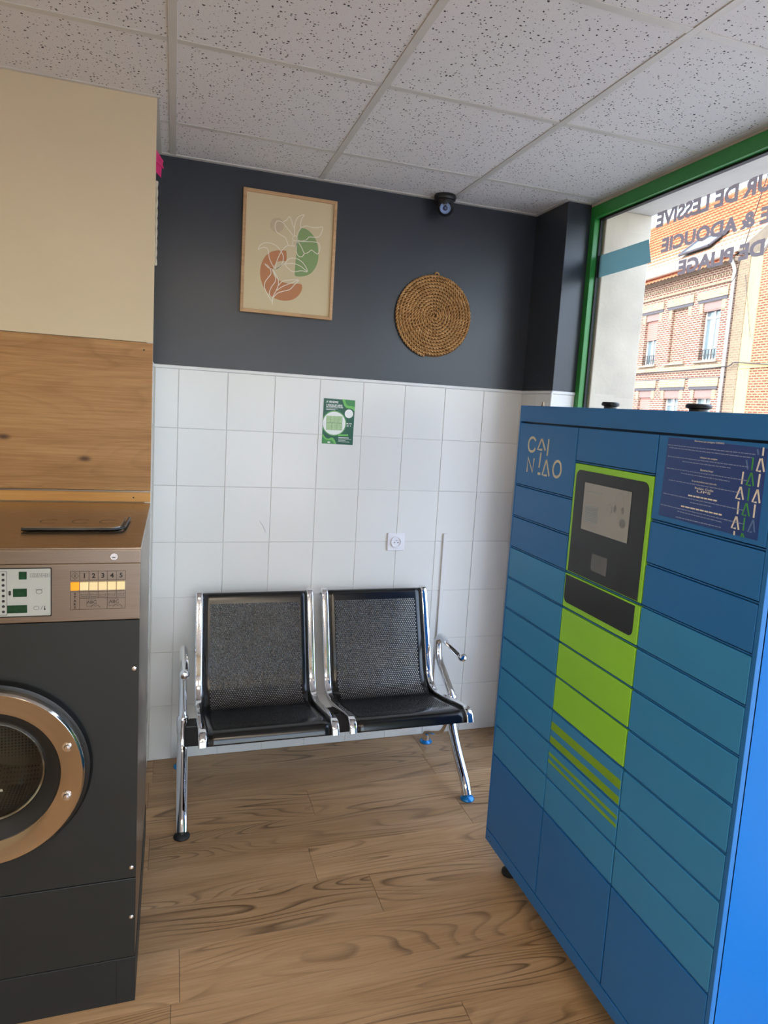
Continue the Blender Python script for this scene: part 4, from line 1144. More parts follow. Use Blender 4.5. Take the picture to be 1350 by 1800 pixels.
def seat_sheet():
    p = 0.0098; q = p * 0.87; nc = 39; hr = 0.0029
    Wp = nc * p
    s0 = 0.085; nr = int((sl[-1] - 0.105 - s0) / q)
    xl = -Wp / 2 - p / 4
    V = []; F = []; idx = {}
    hw = SEATW / 2 - 0.020
    def vid(w, s):
        k = (round(w, 6), round(s, 6))
        if k not in idx:
            idx[k] = len(V); pt = at(s); V.append((w, pt.x, pt.y))
        return idx[k]
    for j in range(nr):
        sa = s0 + j * q; sb = sa + q; sm = (sa + sb) / 2
        off = (p / 2) if j % 2 else 0.0
        for i in range(nc):
            c = xl + off + (i + 0.5) * p
            o = [vid(c - p / 2, sa), vid(c, sa), vid(c + p / 2, sa), vid(c + p / 2, sb), vid(c, sb), vid(c - p / 2, sb)]
            h = []
            for a in (-150, -90, -30, 30, 90, 150):
                s_ = sm + hr * math.sin(math.radians(a)); w_ = c + hr * math.cos(math.radians(a))
                pt = at(s_); h.append(len(V)); V.append((w_, pt.x, pt.y))
            for k in range(6):
                k2 = (k + 1) % 6
                F.append((o[k], o[k2], h[k2], h[k]))
        xa, xb = xl, xl + Wp + p / 2
        if off: F.append((vid(xa, sa), vid(xa + p / 2, sa), vid(xa + p / 2, sb), vid(xa, sb)))
        else: F.append((vid(xb - p / 2, sa), vid(xb, sa), vid(xb, sb), vid(xb - p / 2, sb)))
        F.append((vid(-hw, sa), vid(xa, sa), vid(xa, sb), vid(-hw, sb)))
        F.append((vid(xb, sa), vid(hw, sa), vid(hw, sb), vid(xb, sb)))
    se = s0 + nr * q
    # solid ends
    def solid(sa, sb, n, wlist):
        for j in range(n):
            a = sa + (sb - sa) * j / n; b = sa + (sb - sa) * (j + 1) / n
            for w0, w1 in zip(wlist[:-1], wlist[1:]):
                F.append((vid(w0, a), vid(w1, a), vid(w1, b), vid(w0, b)))
    offl = (p / 2) if (nr - 1) % 2 else 0.0
    fine = [xl + 0.5 * p * i for i in range(2 * nc + 2)]
    solid(0.0, s0, 9, [-hw] + fine + [hw])
    solid(se, sl[-1], 22, [-hw] + fine + [hw])
    me = bpy.data.meshes.new('seat')
    me.from_pydata(V, [], F)
    bm = bmesh.new(); bm.from_mesh(me)
    bmesh.ops.recalc_face_normals(bm, faces=bm.faces)
    bm.to_mesh(me); bm.free()
    me.polygons.foreach_set('use_smooth', [True] * len(me.polygons))
    me.materials.append(MAT['black_steel'])
    return me
sheet = seat_sheet()
sec = rrect(-0.0145, 0.0145, -0.011, 0.010, 0.0055, 4)
railpath = [(0, p.x, p.y) for p in pc[::2]] + ([(0, pc[-1].x, pc[-1].y)] if len(pc) % 2 == 0 else [])
rail = MB().sweep(railpath, sec, (1, 0, 0)).mesh('side_rail', smooth=True)
rail.materials.append(MAT['chrome'])
brk = MB().box(-0.2, 0.2, -0.40, -0.32, 0.335, 0.366).mesh('bracket', bevel=0.004)
brk.materials.append(MAT['beam'])
for xc_ in (1.110, 1.654):
    o = link('seat', sheet, None, bn)
    o.location = (xc_ - 1.385, 0.36, 0)
    md = o.modifiers.new('thickness', 'SOLIDIFY'); md.thickness = 0.0018; md.offset = 0
    for sx in (-1, 1):
        r = link('side_rail', rail, None, o)
        r.location = (sx * (SEATW / 2 - 0.0145), 0, 0)
    k = link('bracket', brk, None, o)
bm_ = MB().box(0.818, 1.958, -0.395, -0.325, 0.250, 0.338).build('beam', MAT['beam'], bn, bevel=0.006)
def tube_yz(x, pts, r, rad, n=7):
    return fillet([(x, a, b) for a, b in pts], rad, n), r
for x, sg in ((0.812, -1), (1.965, 1)):
    # armrest
    pth, _ = tube_yz(x, [(-0.357, 0.330), (-0.345, 0.362), (-0.155, 0.470), (-0.150, 0.575), (-0.425, 0.566)], 0.0, 0.075, 9)
    m = MB().tube(pth, 0.0165, 16)
    e = Vector(pth[-1])
    m.lathe([(0.0165, -0.004), (0.0185, 0.004), (0.0185, 0.013), (0.013, 0.022), (0.0, 0.0255)], e, (0, -1, -0.03), 16)
    m.build('armrest', MAT['chrome'], bn, smooth=True)
    # cast leg: socket, front leg, rear leg, web
    lg = MB().tube(fillet([(x, -0.352, 0.352), (x, -0.356, 0.250), (x, -0.435, 0.160), (x, -0.556, 0.055), (x, -0.585, 0.016)], 0.05, 7), 0.0215, 16)
    lg.tube(fillet([(x, -0.356, 0.262), (x, -0.300, 0.165), (x, -0.125, 0.082), (x, -0.083, 0.056), (x, -0.082, 0.016)], 0.045, 7), 0.0195, 16)
    web = [(-0.356, 0.29), (-0.300, 0.175), (-0.235, 0.137), (-0.275, 0.132), (-0.325, 0.140), (-0.375, 0.150), (-0.425, 0.150), (-0.40, 0.205)]
    lg.prism(web, lambda a, b, d: (x + d, a, b), -0.012, 0.012)
    leg = lg.build('leg', MAT['chrome'], bn, smooth=True)
    m = MB().lathe([(0.0235, 0.0), (0.0235, 0.06), (0.020, 0.066), (0.0165, 0.07)], (x, -0.3525, 0.295), (0, 0.06, 1), 18)
    m.build('socket', MAT['chrome'], leg, smooth=True)
    for yf in (-0.586, -0.082):
        blue = not (sg < 0 and yf < -0.3)
        f_ = MB().lathe([(0.0, 0.0), (0.029, 0.0), (0.030, 0.004), (0.026, 0.011), (0.014, 0.017), (0.011, 0.024), (0.0, 0.024)], (x, yf, 0.0), (0, 0, 1), 28)
        ft = f_.build('foot', MAT['blue_foil' if blue else 'rubber'], leg, smooth=True)
        if blue: ft['label'] = 'bright blue foil-covered foot disc'

# ------------------------------------------------------------------ framed print
FB = lambda a, b, d: (a, -d, b)
pf = empty('framed_print', (1.2085, 0.0, 1.985))
tag(pf, 'light wooden framed botanical line print with terracotta and sage shapes on dark wall', 'picture')
fx0, fx1, fz0, fz1, fw = 1.010, 1.407, 1.987, 2.488, 0.0135
def bar(pts): return MB().prism(pts, FB, -0.0034, 0.021).build('frame_bar', MAT['framewood'], pf, bevel=0.0015)
bar([(fx0, fz0), (fx1, fz0), (fx1 - fw, fz0 + fw), (fx0 + fw, fz0 + fw)])
bar([(fx0, fz1), (fx0 + fw, fz1 - fw), (fx1 - fw, fz1 - fw), (fx1, fz1)])
bar([(fx0, fz0), (fx0 + fw, fz0 + fw), (fx0 + fw, fz1 - fw), (fx0, fz1)])
bar([(fx1, fz0), (fx1, fz1), (fx1 - fw, fz1 - fw), (fx1 - fw, fz0 + fw)])
pr = MB().box(fx0 + 0.010, fx1 - 0.010, -0.012, 0.003, fz0 + 0.010, fz1 - 0.010).build('print', MAT['paper'], pf)
for nm, pts, mt in (('mauve_disc', ART_MAUVE, 'art_mauve'), ('terracotta_shape', ART_ORANGE, 'art_orange'), ('sage_shape', ART_GREEN, 'art_green')):
    pp = smoothline(pts + [pts[0]], 4)[:-1]
    MB().prism([(v[0], v[1]) for v in pp], FB, 0.0118, 0.0123 if nm != 'mauve_disc' else 0.0121).build(nm, MAT[mt], pr)
m = MB()
for ln in ART_LINES:
    m.ribbon([(v[0], v[1]) for v in smoothline(ln, 5)], 0.0030, FB, 0.0126)
m.build('line_drawing', MAT['art_line'], pr)

# ------------------------------------------------------------------ coiled rope disc
dc = Vector((1.8905, 0.0, 2.0525)); RD = 0.193
pitch = 0.0146; tw = 0.030
turns = RD / pitch
V = []; F = []
def spiral(th): 
    r = pitch * th / (2 * math.pi)
    return r
th = 0.5 * math.pi; L = 0.0; path = []
while True:
    r = spiral(th)
    if r > RD - pitch * 0.5: break
    path.append((th, r, L))
    ds = 0.0032; th += ds / max(r, 0.006); L += ds
ns = 5
for strand in range(2):
    base = len(V)
    for th, r, L in path:
        a = 2 * math.pi * L / tw + strand * math.pi
        off_r = 0.0036 * math.cos(a); off_y = 0.0036 * math.sin(a)
        rr = r + off_r
        cx_, cz_ = math.cos(th), math.sin(th)
        for k in range(ns):
            b = 2 * math.pi * k / ns
            q_ = rr + 0.0043 * math.cos(b)
            V.append((q_ * cx_, -0.0075 + off_y + 0.0043 * math.sin(b), q_ * cz_))
    n = len(path)
    for i in range(n - 1):
        for k in range(ns):
            k2 = (k + 1) % ns
            F.append((base + i * ns + k, base + i * ns + k2, base + (i + 1) * ns + k2, base + (i + 1) * ns + k))
rd = empty('rope_disc', tuple(dc)); tag(rd, 'round coiled natural rope wall disc hanging on the dark wall', 'wall decoration')
me = bpy.data.meshes.new('rope_coil'); me.from_pydata(V, [], F)
me.polygons.foreach_set('use_smooth', [True] * len(me.polygons))
link('rope_coil', me, MAT['rope'], rd)
MB().lathe([(0.0, 0.0), (RD - 0.008, 0.0), (RD - 0.008, 0.004), (0, 0.004)], (dc.x, 0.0033, dc.z), (0, -1, 0), 40).build('backing', plain('rope_backing', '#6b4a28', 0.9), rd)
th, r, L = path[-1]
px_, pz_ = dc.x + r * math.cos(th), dc.z + r * math.sin(th)
MB().tube([(dc.x - 0.012, -0.008, dc.z + RD - 0.004), (dc.x - 0.004, -0.008, dc.z + RD + 0.003), (dc.x + 0.004, -0.007, dc.z + RD + 0.001), (dc.x + 0.012, -0.006, dc.z + RD - 0.006)], [0.003, 0.0045, 0.004, 0.002], 7).build('rope_end', MAT['rope'], rd, smooth=True)

# ------------------------------------------------------------------ dome camera on the ceiling
ccx, ccy = 1.880, -0.072
cc = empty('dome_camera', (ccx, ccy, H)); tag(cc, 'small black dome security camera with blue lens under the ceiling', 'camera')
MB().lathe([(0.046, 0.002), (0.049, -0.004), (0.049, -0.014), (0.046, -0.020), (0.040, -0.022), (0.0, -0.022)], (ccx, ccy, H), (0, 0, 1), 36).build('base', MAT['cam_black'], cc, smooth=True)
MB().lathe([(0.0405, -0.020), (0.040, -0.040), (0.036, -0.050), (0.030, -0.056), (0.0, -0.058)], (ccx, ccy, H), (0, 0, 1), 36).build('housing', MAT['cam_black'], cc, smooth=True)
ec = Vector((ccx + 0.002, ccy - 0.004, H - 0.052)); er = 0.0385
dirv = (Vector((0.95, -2.6, 1.70)) - ec).normalized()
eb = MB().lathe([(er * math.sin(math.radians(a)), er * math.cos(math.radians(a))) for a in range(180, 38, -7)] + [(er * math.sin(math.radians(40)), er * math.cos(math.radians(40)))], ec, dirv, 32).build('eyeball', MAT['cam_black'], cc, smooth=True)
hh = er * math.cos(math.radians(40))
MB().lathe([(0.0, hh - 0.004), (0.0095, hh - 0.004), (0.0098, hh + 0.0006), (0.0205, hh + 0.0006), (0.0235, hh + 0.0008)][1:], ec, dirv, 32, caps=False).build('led_ring', MAT['cam_ring'], eb, smooth=True)
MB().lathe([(0.0102, hh + 0.0008), (0.0100, hh + 0.0022), (0.0085, hh + 0.0026), (0.0, hh + 0.0034)], ec, dirv, 24).build('lens', MAT['cam_glass'], eb, smooth=True)
MB().lathe([(0.0036, hh + 0.0028), (0.0030, hh + 0.0042), (0.0, hh + 0.0044)], ec, dirv, 16).build('lens_core', MAT['cam_ring'], eb, smooth=True)
uu = dirv.orthogonal().normalized(); vv = dirv.cross(uu)
for k in range(18):
    a = 2 * math.pi * k / 18
    p = ec + dirv * (hh + 0.0008) + (uu * math.cos(a) + vv * math.sin(a)) * 0.0155
    MB().lathe([(0.0017, 0.0), (0.0014, 0.0011), (0.0, 0.0016)], p, dirv, 7).build('led', MAT['cam_led'], eb)

# ------------------------------------------------------------------ sale poster
ps = empty('sale_poster', (1.4625, -0.004, 1.443)); tag(ps, 'small dark green land-for-sale poster stuck to the white tiles', 'poster')
FP = lambda a, b, d: (a, -0.0045 - d, b)
sheetp = MB().prism(PST_CORNERS[::-1], FP, 0.0, 0.0006).build('sheet', MAT['poster_green'], ps)
for nm, pts, mt in (('wave_shape', PST_WAVE2, 'poster_mid'), ('wave_shape', PST_WAVE1, 'poster_lime'), ('wave_shape', PST_WAVE4, 'poster_mid'), ('wave_shape', PST_WAVE3, 'poster_lime'), ('bar_shape', PST_BAR, 'poster_lime')):
    MB().prism(pts, FP, 0.0005, 0.0008).build(nm, MAT[mt], sheetp)
(cx_, cz_), (cex, cez), (qx, qz), (qex, qez) = PST_C
cr = cex - cx_
def disc(x, z, r, d, mt, nm): MB().prism([(x + r * math.cos(2 * math.pi * i / 40), z + r * math.sin(2 * math.pi * i / 40)) for i in range(40)], FP, 0.0005, d).build(nm, MAT[mt], sheetp)
x_lim = 1.3912
def clipped(x, z, r, d, mt, nm):
    MB().prism([(max(x_lim, x + r * math.cos(2 * math.pi * i / 48)), z + r * math.sin(2 * math.pi * i / 48)) for i in range(48)], FP, 0.0005, d).build(nm, MAT[mt], sheetp)
clipped(cx_, cz_, cr, 0.0009, 'poster_lime', 'plan_circle')
clipped(cx_, cz_, cr * 0.955, 0.0010, 'poster_green', 'plan_circle')
clipped(cx_, cz_, cr * 0.93, 0.0011, 'poster_white', 'plan_circle')
disc(qx, qz, 0.0195, 0.0009, 'poster_white', 'round_badge')
MB().prism(PST_LOTS, FP, 0.0010, 0.0012).build('plan_plots', MAT['poster_lot'], sheetp)
l0, l1, l2, l3 = [Vector(p) for p in PST_LOTS]
m = MB()
for k in range(5):
    t = k / 4
    m.ribbon([tuple(l0.lerp(l1, t)), tuple(l0.lerp(l1, t).lerp(l3.lerp(l2, t), 0.46))], 0.0006, FP, 0.0014)
for k in range(4):
    t = k / 3
    m.ribbon([tuple(l0.lerp(l1, t).lerp(l3.lerp(l2, t), 0.54)), tuple(l3.lerp(l2, t))], 0.0008, FP, 0.0014)
m.ribbon([tuple(l0.lerp(l3, 0.5)), tuple(l1.lerp(l2, 0.5))], 0.0014, FP, 0.0014)
m.build('plot_lines', MAT['poster_green'], sheetp)
t_ = PST_T
lettering('A VENDRE', (t_[0][0], t_[0][0] + 0.055, t_[0][1] - 0.0045, t_[0][1] + 0.0045), FP, 0.0009, MAT['poster_white'], sheetp, bold=0.03)
lettering('7 PARCELLES LIBRES', (t_[1][0], t_[1][0] + 0.074, t_[1][1] - 0.0042, t_[1][1] + 0.0030), FP, 0.0009, MAT['poster_white'], sheetp, bold=0.03)
lettering('DE CONSTRUCTEURS', (t_[2][0], t_[2][0] + 0.077, t_[2][1] - 0.0045, t_[2][1] + 0.0027), FP, 0.0009, MAT['poster_white'], sheetp, bold=0.03)
m = MB()
def dash(x, z, w, h): m.prism([(x, z - h / 2), (x + w, z - h / 2), (x + w, z + h / 2), (x, z + h / 2)], FP, 0.0006, 0.0009)
dash(t_[2][0], t_[2][1] - 0.009, 0.055, 0.0010); dash(t_[2][0], t_[2][1] - 0.014, 0.042, 0.0022)
for k, (w, h) in enumerate(((0.048, 0.0034), (0.060, 0.0014), (0.034, 0.0014), (0.052, 0.0014))): dash(t_[3][0], t_[3][1] + 0.002 - k * 0.0062, w, h)
for x, z in ((1.5005, 1.537), (1.505, 1.537), (1.514, 1.5375), (1.520, 1.5375), (1.502, 1.5265), (1.5065, 1.527), (1.517, 1.5275)): dash(x, z, 0.0036, 0.0048)
dash(1.4165, 1.4495, 0.012, 0.006)
m.build('small_print', MAT['poster_white'], sheetp)['kind'] = 'stuff'

# ------------------------------------------------------------------ socket and cable duct
so = empty('wall_socket', (1.770, -0.004, 0.947)); tag(so, 'square white French power socket on the tiled wall', 'socket')
pl = MB().box(1.7275, 1.8125, -0.0125, -0.0042, 0.9475, 1.0325).build('plate', MAT['socket'], so, bevel=0.003)
MB().lathe([(0.0275, 0.0), (0.0275, 0.006), (0.0262, 0.0075), (0.0215, 0.0075), (0.0205, 0.0025), (0.0, 0.0025)], (1.770, -0.012, 0.990), (0, -1, 0), 40).build('outlet_ring', MAT['socket'], so, smooth=True)
for dx in (-0.0085, 0.0085):
    MB().lathe([(0.0, 0.0), (0.0026, 0.0), (0.0026, 0.0005), (0, 0.0005)], (1.770 + dx, -0.0146, 0.987), (0, -1, 0), 12).build('pin_hole', MAT['black'], so)
MB().lathe([(0.0024, 0.0), (0.0024, 0.009), (0.0, 0.011)], (1.770, -0.0146, 0.9985), (0, -1, 0), 12).build('earth_pin', MAT['chrome'], so, smooth=True)
MB().lathe([(0.0016, 0.0), (0.0016, 0.0004), (0, 0.0004)], (1.770, -0.0125, 1.0295), (0, -1, 0), 10).build('clip_mark', MAT['label_grey'], so)
du = empty('cable_duct', (2.021, -0.004, 0.0)); tag(du, 'thin white vertical cable duct on the tiles beside the socket', 'cable duct')
MB().box(2.0125, 2.0295, -0.0125, -0.0042, 0.003, 1.030).build('duct_base', MAT['white_trim'], du, bevel=0.0008)
MB().box(2.0115, 2.0305, -0.0150, -0.0080, 0.003, 1.030).build('duct_cover', MAT['white_trim'], du, bevel=0.002)

# ------------------------------------------------------------------ hangings on the partition side
pk = empty('pink_paper_tag', (XP + 0.001, -0.40, 2.38)); tag(pk, 'bright pink folded paper decoration hanging on the partition edge', 'decoration')
for leaf in ([(XP, -0.5, 2.445), (0.7002, -0.25, 2.4681), (0.6978, -0.25, 2.4558), (0.702, -0.25, 2.4435), (XP, -0.5, 2.400)],
             [(XP, -0.5, 2.4065), (0.6949, -0.25, 2.4513), (0.6933, -0.25, 2.4112), (XP, -0.5, 2.372)]):
    m = MB(); n = len(leaf)
    m.add(leaf + [(x - 0.0012, y + 0.012, z) for x, y, z in leaf], [tuple(range(n)), tuple(range(2 * n - 1, n - 1, -1))] + [(i, (i + 1) % n, n + (i + 1) % n, n + i) for i in range(n)])
    m.build('paper_leaf', MAT['pink'], pk)
rp = empty('rope_hanging', (XP, -0.30, 2.09)); tag(rp, 'white twisted cotton cord hanging on the partition edge', 'cord')
for sidx in range(2):
    pts = []
    for i in range(90):
        z = 2.375 - 0.283 * i / 89; a = 2 * math.pi * i / 22 + sidx * math.pi
        pts.append((XP + 0.0115 + 0.0022 * math.cos(a), -0.30 + 0.0022 * math.sin(a), z))
    MB().tube(pts, 0.0035, 8).build('strand', MAT['cord'], rp, smooth=True)
for z in (2.376, 2.090):
    MB().lathe([(0.0, -0.006), (0.005, -0.004), (0.006, 0.0), (0.005, 0.004), (0.0, 0.006)], (XP + 0.0115, -0.30, z), (0, 0, 1), 14).build('knot', MAT['cord'], rp, smooth=True)

# ------------------------------------------------------------------ house across the street
K = 1.25; ZC = 1.6265
fz = lambda z: ZC + K * (z - ZC)
al = math.radians(7.0)
HB = Vector((18.41104, 18.02653, -0.30))
rot = math.atan2(-math.cos(al), -math.sin(al))
ho = empty('brick_house', tuple(HB), rot)
tag(ho, 'sunlit red brick house with clay tile roof across the street', 'house')
def hbuild(mb, nm, mt, parent, **kw):
    """geometry given in house coordinates: x = along the facade (towards the right), y = into the house, z = height above shop floor."""
    me = mb.mesh(nm, (0, 0, HB.z), **kw)
    o = link(nm, me, MAT[mt], parent)
    return o
def facade(xa, xb, za, zb, holes, parent, mt, depth=0.2, y=0.0):
    xs = sorted({xa, xb} | {h[0] for h in holes} | {h[1] for h in holes}); zz = sorted({za, zb} | {h[2] for h in holes} | {h[3] for h in holes})
    m = MB()
    for i in range(len(xs) - 1):
        for k in range(len(zz) - 1):
            cx, cz = (xs[i] + xs[i + 1]) / 2, (zz[k] + zz[k + 1]) / 2
            if any(h[0] < cx < h[1] and h[2] < cz < h[3] for h in holes): continue
            m.add([(xs[i], y, zz[k]), (xs[i + 1], y, zz[k]), (xs[i + 1], y, zz[k + 1]), (xs[i], y, zz[k + 1])], [(0, 1, 2, 3)])
    for h in holes:
        a, b, c, d = h; e = y + depth
        m.add([(a, y, c), (a, e, c), (a, e, d), (a, y, d)], [(0, 1, 2, 3)]); m.add([(b, y, c), (b, y, d), (b, e, d), (b, e, c)], [(0, 1, 2, 3)])
        m.add([(a, y, d), (a, e, d), (b, e, d), (b, y, d)], [(0, 1, 2, 3)]); m.add([(a, y, c), (b, y, c), (b, e, c), (a, e, c)], [(0, 1, 2, 3)])
    m.add([(xa, y, za), (xa, y + 7, za), (xa, y + 7, zb), (xa, y, zb)], [(0, 1, 2, 3)]); m.add([(xb, y, za), (xb, y, zb), (xb, y + 7, zb), (xb, y + 7, za)], [(0, 1, 2, 3)])
    return hbuild(m, 'facade_wall', mt, parent)
UC = [3.235, 1.755, 0.285, -1.205]      # window axes (20 m scale), from left to right in the photo
up = []; lo = []
for u in UC:
    hw_ = 0.36 if u > 1 else 0.39
    up.append((-(u + hw_) * K, -(u - hw_) * K, fz(3.43), fz(5.02)))
    lo.append((-(u + hw_) * K, -(u - hw_) * K, fz(0.95), fz(2.62)))
EZ = fz(6.10)
facade(-16.0, 2.10 * K, -0.30, EZ, up + lo, ho, 'brick')
def house_window(h, idx, storey):
    a, b, c, d = h
    if storey == 1 and idx == 2:        # bricked-up niche
        m = MB().box(a, b, 0.10, 0.2, c, d); return hbuild(m, 'brick_infill', 'brick', ho)
    f = MB()
    fw = 0.07
    f.box(a, b, 0.14, 0.20, d - fw, d); f.box(a, b, 0.14, 0.20, c, c + fw); f.box(a, a + fw, 0.14, 0.20, c + fw, d - fw); f.box(b - fw, b, 0.14, 0.20, c + fw, d - fw)
    f.box((a + b) / 2 - 0.045, (a + b) / 2 + 0.045, 0.135, 0.20, c + fw, d - fw)
    tz = d - 0.52
    f.box(a + fw, b - fw, 0.137, 0.20, tz - 0.04, tz + 0.04)
    w = hbuild(f, 'house_window', 'pvc', ho)
    for xa, xb in ((a + fw, (a + b) / 2 - 0.045), ((a + b) / 2 + 0.045, b - fw)):
        for za, zb in ((c + fw, tz - 0.04), (tz + 0.04, d - fw)):
            hbuild(MB().box(xa, xb, 0.165, 0.175, za, zb), 'pane', 'dark_glass', w)
    drop = {(1, 1): 0.70, (1, 0): 0.5, (1, 3): 0.28, (0, 1): 0.52, (0, 2): 0.26, (0, 3): 0.28, (0, 0): 0.3}[(storey, idx)]
    hbuild(MB().box(a, b, 0.02, 0.13, d - 0.26, d), 'shutter_box', 'shutter_box', w)
    if drop > 0.3:
        m = MB()
        z = d - 0.26
        while z > d - drop - 0.26:
            m.box(a + 0.02, b - 0.02, 0.085, 0.11, z - 0.072, z - 0.004); z -= 0.075
        hbuild(m, 'roller_shutter', 'shutter', w)
    else:
        hbuild(MB().box(a + 0.01, b - 0.01, 0.03, 0.12, d - 0.30, d - 0.26), 'shutter_slat', 'shutter', w)
    if storey == 1:
        m = MB()
        for z in (c + 0.18, c + 0.36): m.box(a, b, 0.03, 0.05, z, z + 0.02)
        for k in range(7):
            x = a + (b - a) * k / 6
            m.box(x - 0.008, x + 0.008, 0.03, 0.05, c + 0.02, c + 0.38)
        hbuild(m, 'window_rail', 'iron', w)
        m = MB()
        for k in range(9): m.box(a + 0.1, b - 0.1, 0.177, 0.19, c + 0.16 + k * 0.13, c + 0.215 + k * 0.13)
        hbuild(m, 'blind', 'lintel', w)
for i, h in enumerate(up): house_window(h, i, 1)
for i, h in enumerate(lo): house_window(h, i, 0)
for hs, zl in ((up, 0), (lo, 1)):
    for a, b, c, d in hs:
        e = 0.30
        hbuild(MB().box(a - e, b + e, -0.03, 0.05, d + 0.01, d + 0.11), 'lintel', 'lintel', ho)
        hbuild(MB().box(a - e - 0.03, b + e + 0.03, -0.05, 0.05, d + 0.112, d + 0.40), 'soldier_course', 'brick_pale', ho)
        for s_ in (a - 0.22, b + 0.02):
            hbuild(MB().box(s_, s_ + 0.20, -0.012, 0.05, d - 0.32, d + 0.008), 'quoin', 'brick_pale', ho)
        if zl == 0: hbuild(MB().box(a - 0.18, b + 0.14, -0.09, 0.1, c - 0.075, c - 0.001), 'sill', 'stone', ho)
hbuild(MB().box(-16, 2.10 * K, -0.05, 0.05, fz(3.20), fz(3.315)), 'string_course', 'brick_pale', ho)
hbuild(MB().box(-16, 2.10 * K, -0.04, 0.05, fz(2.935), fz(2.965)), 'thin_course', 'lintel', ho)
hbuild(MB().box(-16, 2.10 * K, -0.06, 0.05, fz(5.46), fz(5.52)), 'dentil_course', 'brick_pale', ho)
m = MB()
for k in range(90): m.box(-10 + k * 0.14, -9.93 + k * 0.14, -0.05, 0.05, fz(5.66), fz(5.71))
hbuild(m, 'dentil_bricks', 'brick_pale', ho)['kind'] = 'stuff'
hbuild(MB().box(-16, 2.10 * K, -0.14, 0.05, fz(5.93), fz(6.05)), 'cornice', 'brick_pale', ho)
# gutter and downpipe
prof = [(-16.0, -0.30, EZ + 0.06), (2.10 * K + 0.05, -0.30, EZ + 0.02)]
hbuild(MB().tube(prof, 0.085, 12), 'gutter', 'gutter', ho, smooth=True)
m = MB()
for k in range(14): m.tube([(2.3 - k * 0.95, -0.395, EZ + 0.02), (2.3 - k * 0.95, -0.36, EZ + 0.13)], 0.016, 6)
hbuild(m, 'gutter_brackets', 'pvc', ho)['kind'] = 'stuff'
hbuild(MB().tube(fillet([(2.08 * K, -0.30, EZ), (2.08 * K, -0.28, EZ - 0.18), (2.08 * K, -0.10, EZ - 0.45), (2.08 * K, -0.10, -0.28)], 0.12, 5), 0.055, 12), 'downpipe', 'pvc', ho, smooth=True)
# roof of overlapping clay tiles
m = MB()
RX0, RX1, RUN = -16.0, 2.6, 3.85
zr0 = fz(6.15) + 0.02
vs = []; fs = []
step = 0.23; sx = 0.23; seg = 4
nxs = int((RX1 - RX0) / sx * seg); nrw = int((RUN + 0.35) / step)
for j in range(nrw):
    for e in (0, 1):
        run = -0.35 + (j + e) * step
        lift = 0.055 if e == 0 else 0.0
        for i in range(nxs + 1):
            x = RX0 + i * sx / seg
            wv = 0.030 * math.sin(2 * math.pi * i / seg)
            vs.append((x, run - lift * 0.7, zr0 + run + (lift + wv) * 0.7))
    b0 = j * 2 * (nxs + 1)
    for i in range(nxs):
        fs.append((b0 + i, b0 + i + 1, b0 + nxs + 1 + i + 1, b0 + nxs + 1 + i))
        if j:
            c0 = b0 - (nxs + 1)
            fs.append((c0 + i, c0 + i + 1, b0 + i + 1, b0 + i))
m.add(vs, fs)
rf = hbuild(m, 'roof_tiles', 'roof', ho); rf['kind'] = 'stuff'
hbuild(MB().add([(RX0, -0.1, zr0), (RX1, -0.1, zr0), (RX1, RUN, zr0 + RUN - 0.1), (RX0, RUN, zr0 + RUN - 0.1), (RX0, 2 * RUN, zr0), (RX1, 2 * RUN, zr0)], [(0, 1, 2, 3), (3, 2, 5, 4), (0, 3, 4), (1, 5, 2)]), 'roof_deck', 'stone', ho)
m = MB()
x = RX0
while x < RX1:
    m.tube([(x, RUN - 0.02, zr0 + RUN + 0.0), (x + 0.36, RUN - 0.02, zr0 + RUN + 0.03)], 0.12, 8); x += 0.36
hbuild(m, 'ridge_tiles', 'roof', ho)['kind'] = 'stuff'
# open roof window
sk_ = empty('roof_window', (0, 0, 0)); 
bpy.data.objects.remove(sk_)
def rp_(x, run, h): return (x, run - 0.7 * h, zr0 + run + 0.7 * h)
m = MB()
xa, xb, ra, rb = -1.60, 0.20, 0.62, 1.30
for (p, q_) in (((xa, ra), (xb, ra)), ((xb, ra), (xb, rb)), ((xb, rb), (xa, rb)), ((xa, rb), (xa, ra))):
    m.tube([rp_(p[0], p[1], 0.12 if p[1] == rb else 0.20), rp_(q_[0], q_[1], 0.12 if q_[1] == rb else 0.20)], 0.05, 6)
sw = hbuild(m, 'skylight_frame', 'lintel', ho)
hbuild(MB().add([rp_(xa, ra, 0.20), rp_(xb, ra, 0.20), rp_(xb, rb, 0.12), rp_(xa, rb, 0.12)], [(0, 1, 2, 3)]), 'skylight_pane', 'dark_glass', sw)

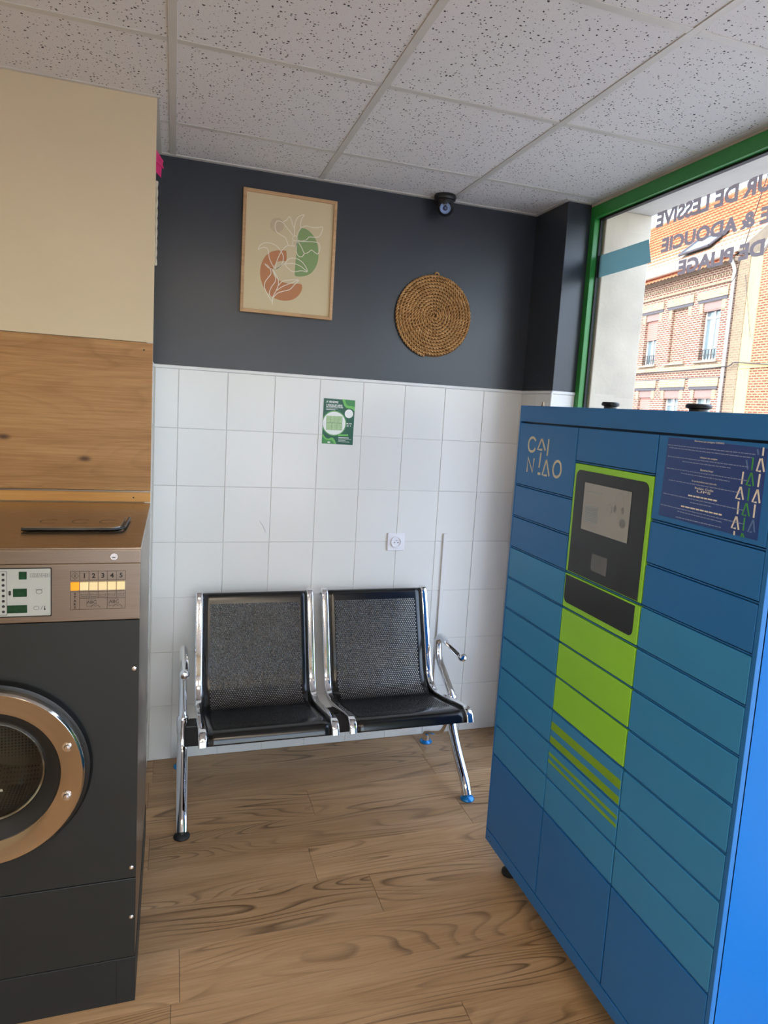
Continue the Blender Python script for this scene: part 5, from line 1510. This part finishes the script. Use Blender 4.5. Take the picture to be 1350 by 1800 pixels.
# ------------------------------------------------------------------ neighbouring house
nb = empty('gabled_house', tuple(HB), rot)
tag(nb, 'weathered brick house with cream painted corner beside the white downpipe', 'house')
hbuild(MB().box(2.10 * K + 0.05, 2.56 * K, -0.02, 0.4, -0.3, fz(6.0)), 'pier', 'brick_grey', nb)
hbuild(MB().box(2.56 * K + 0.002, 3.0 * K, 0.0, 0.4, -0.3, fz(6.02)), 'painted_corner', 'render_cream', nb)
ZG = fz(6.0)
m = MB().prism([(3.0 * K + 0.002, -0.3), (10.5, -0.3), (10.5, ZG), (7.1, ZG + 3.2), (3.0 * K + 0.002, ZG - 0.05)], lambda a, b, d: (a, d, b), 0.01, 6.0)
hbuild(m, 'gable_wall', 'brick_old', nb)
m = MB().prism([(3.0 * K - 0.05, ZG - 0.08), (7.1, ZG + 3.2), (10.6, ZG), (10.6, ZG + 0.14), (7.1, ZG + 3.36), (3.0 * K - 0.05, ZG + 0.08)], lambda a, b, d: (a, d, b), -0.08, 6.1)
hbuild(m, 'coping', 'pvc', nb)
m = MB().box(3.0 * K - 0.5, 10.5, -0.02, 0.05, fz(3.14), fz(3.24)); hbuild(m, 'string_course', 'render_cream', nb)
# telephone cables strung across both fronts
def cable(pts, r, label):
    c = empty('overhead_cable', tuple(HB), rot); tag(c, label, 'cable', None)
    hbuild(MB().tube(smoothline(pts, 6), r, 6), 'cable_run', 'iron', c, smooth=True)
cable([(-6, -0.10, fz(3.10)), (-1, -0.09, fz(3.165)), (2.05 * K, -0.16, fz(3.20)), (2.35 * K, -0.10, fz(3.24)), (2.52 * K, -0.10, fz(3.30)), (3.2 * K, -0.07, fz(3.24)), (8, -0.07, fz(2.95))], 0.018, 'black cable sagging along the string course of the brick house')
cable([(2.0 * K, -0.12, fz(5.38)), (2.6 * K, -0.5, fz(5.48)), (4.0 * K, -1.6, fz(5.85)), (9, -4.0, fz(6.8))], 0.012, 'thin black wire rising from the white downpipe to the right')
cable([(2.5 * K, -0.08, fz(5.5)), (2.75 * K, -0.07, fz(4.6)), (2.95 * K, -0.07, fz(3.9))], 0.008, 'thin wire hanging down the cream painted house corner')
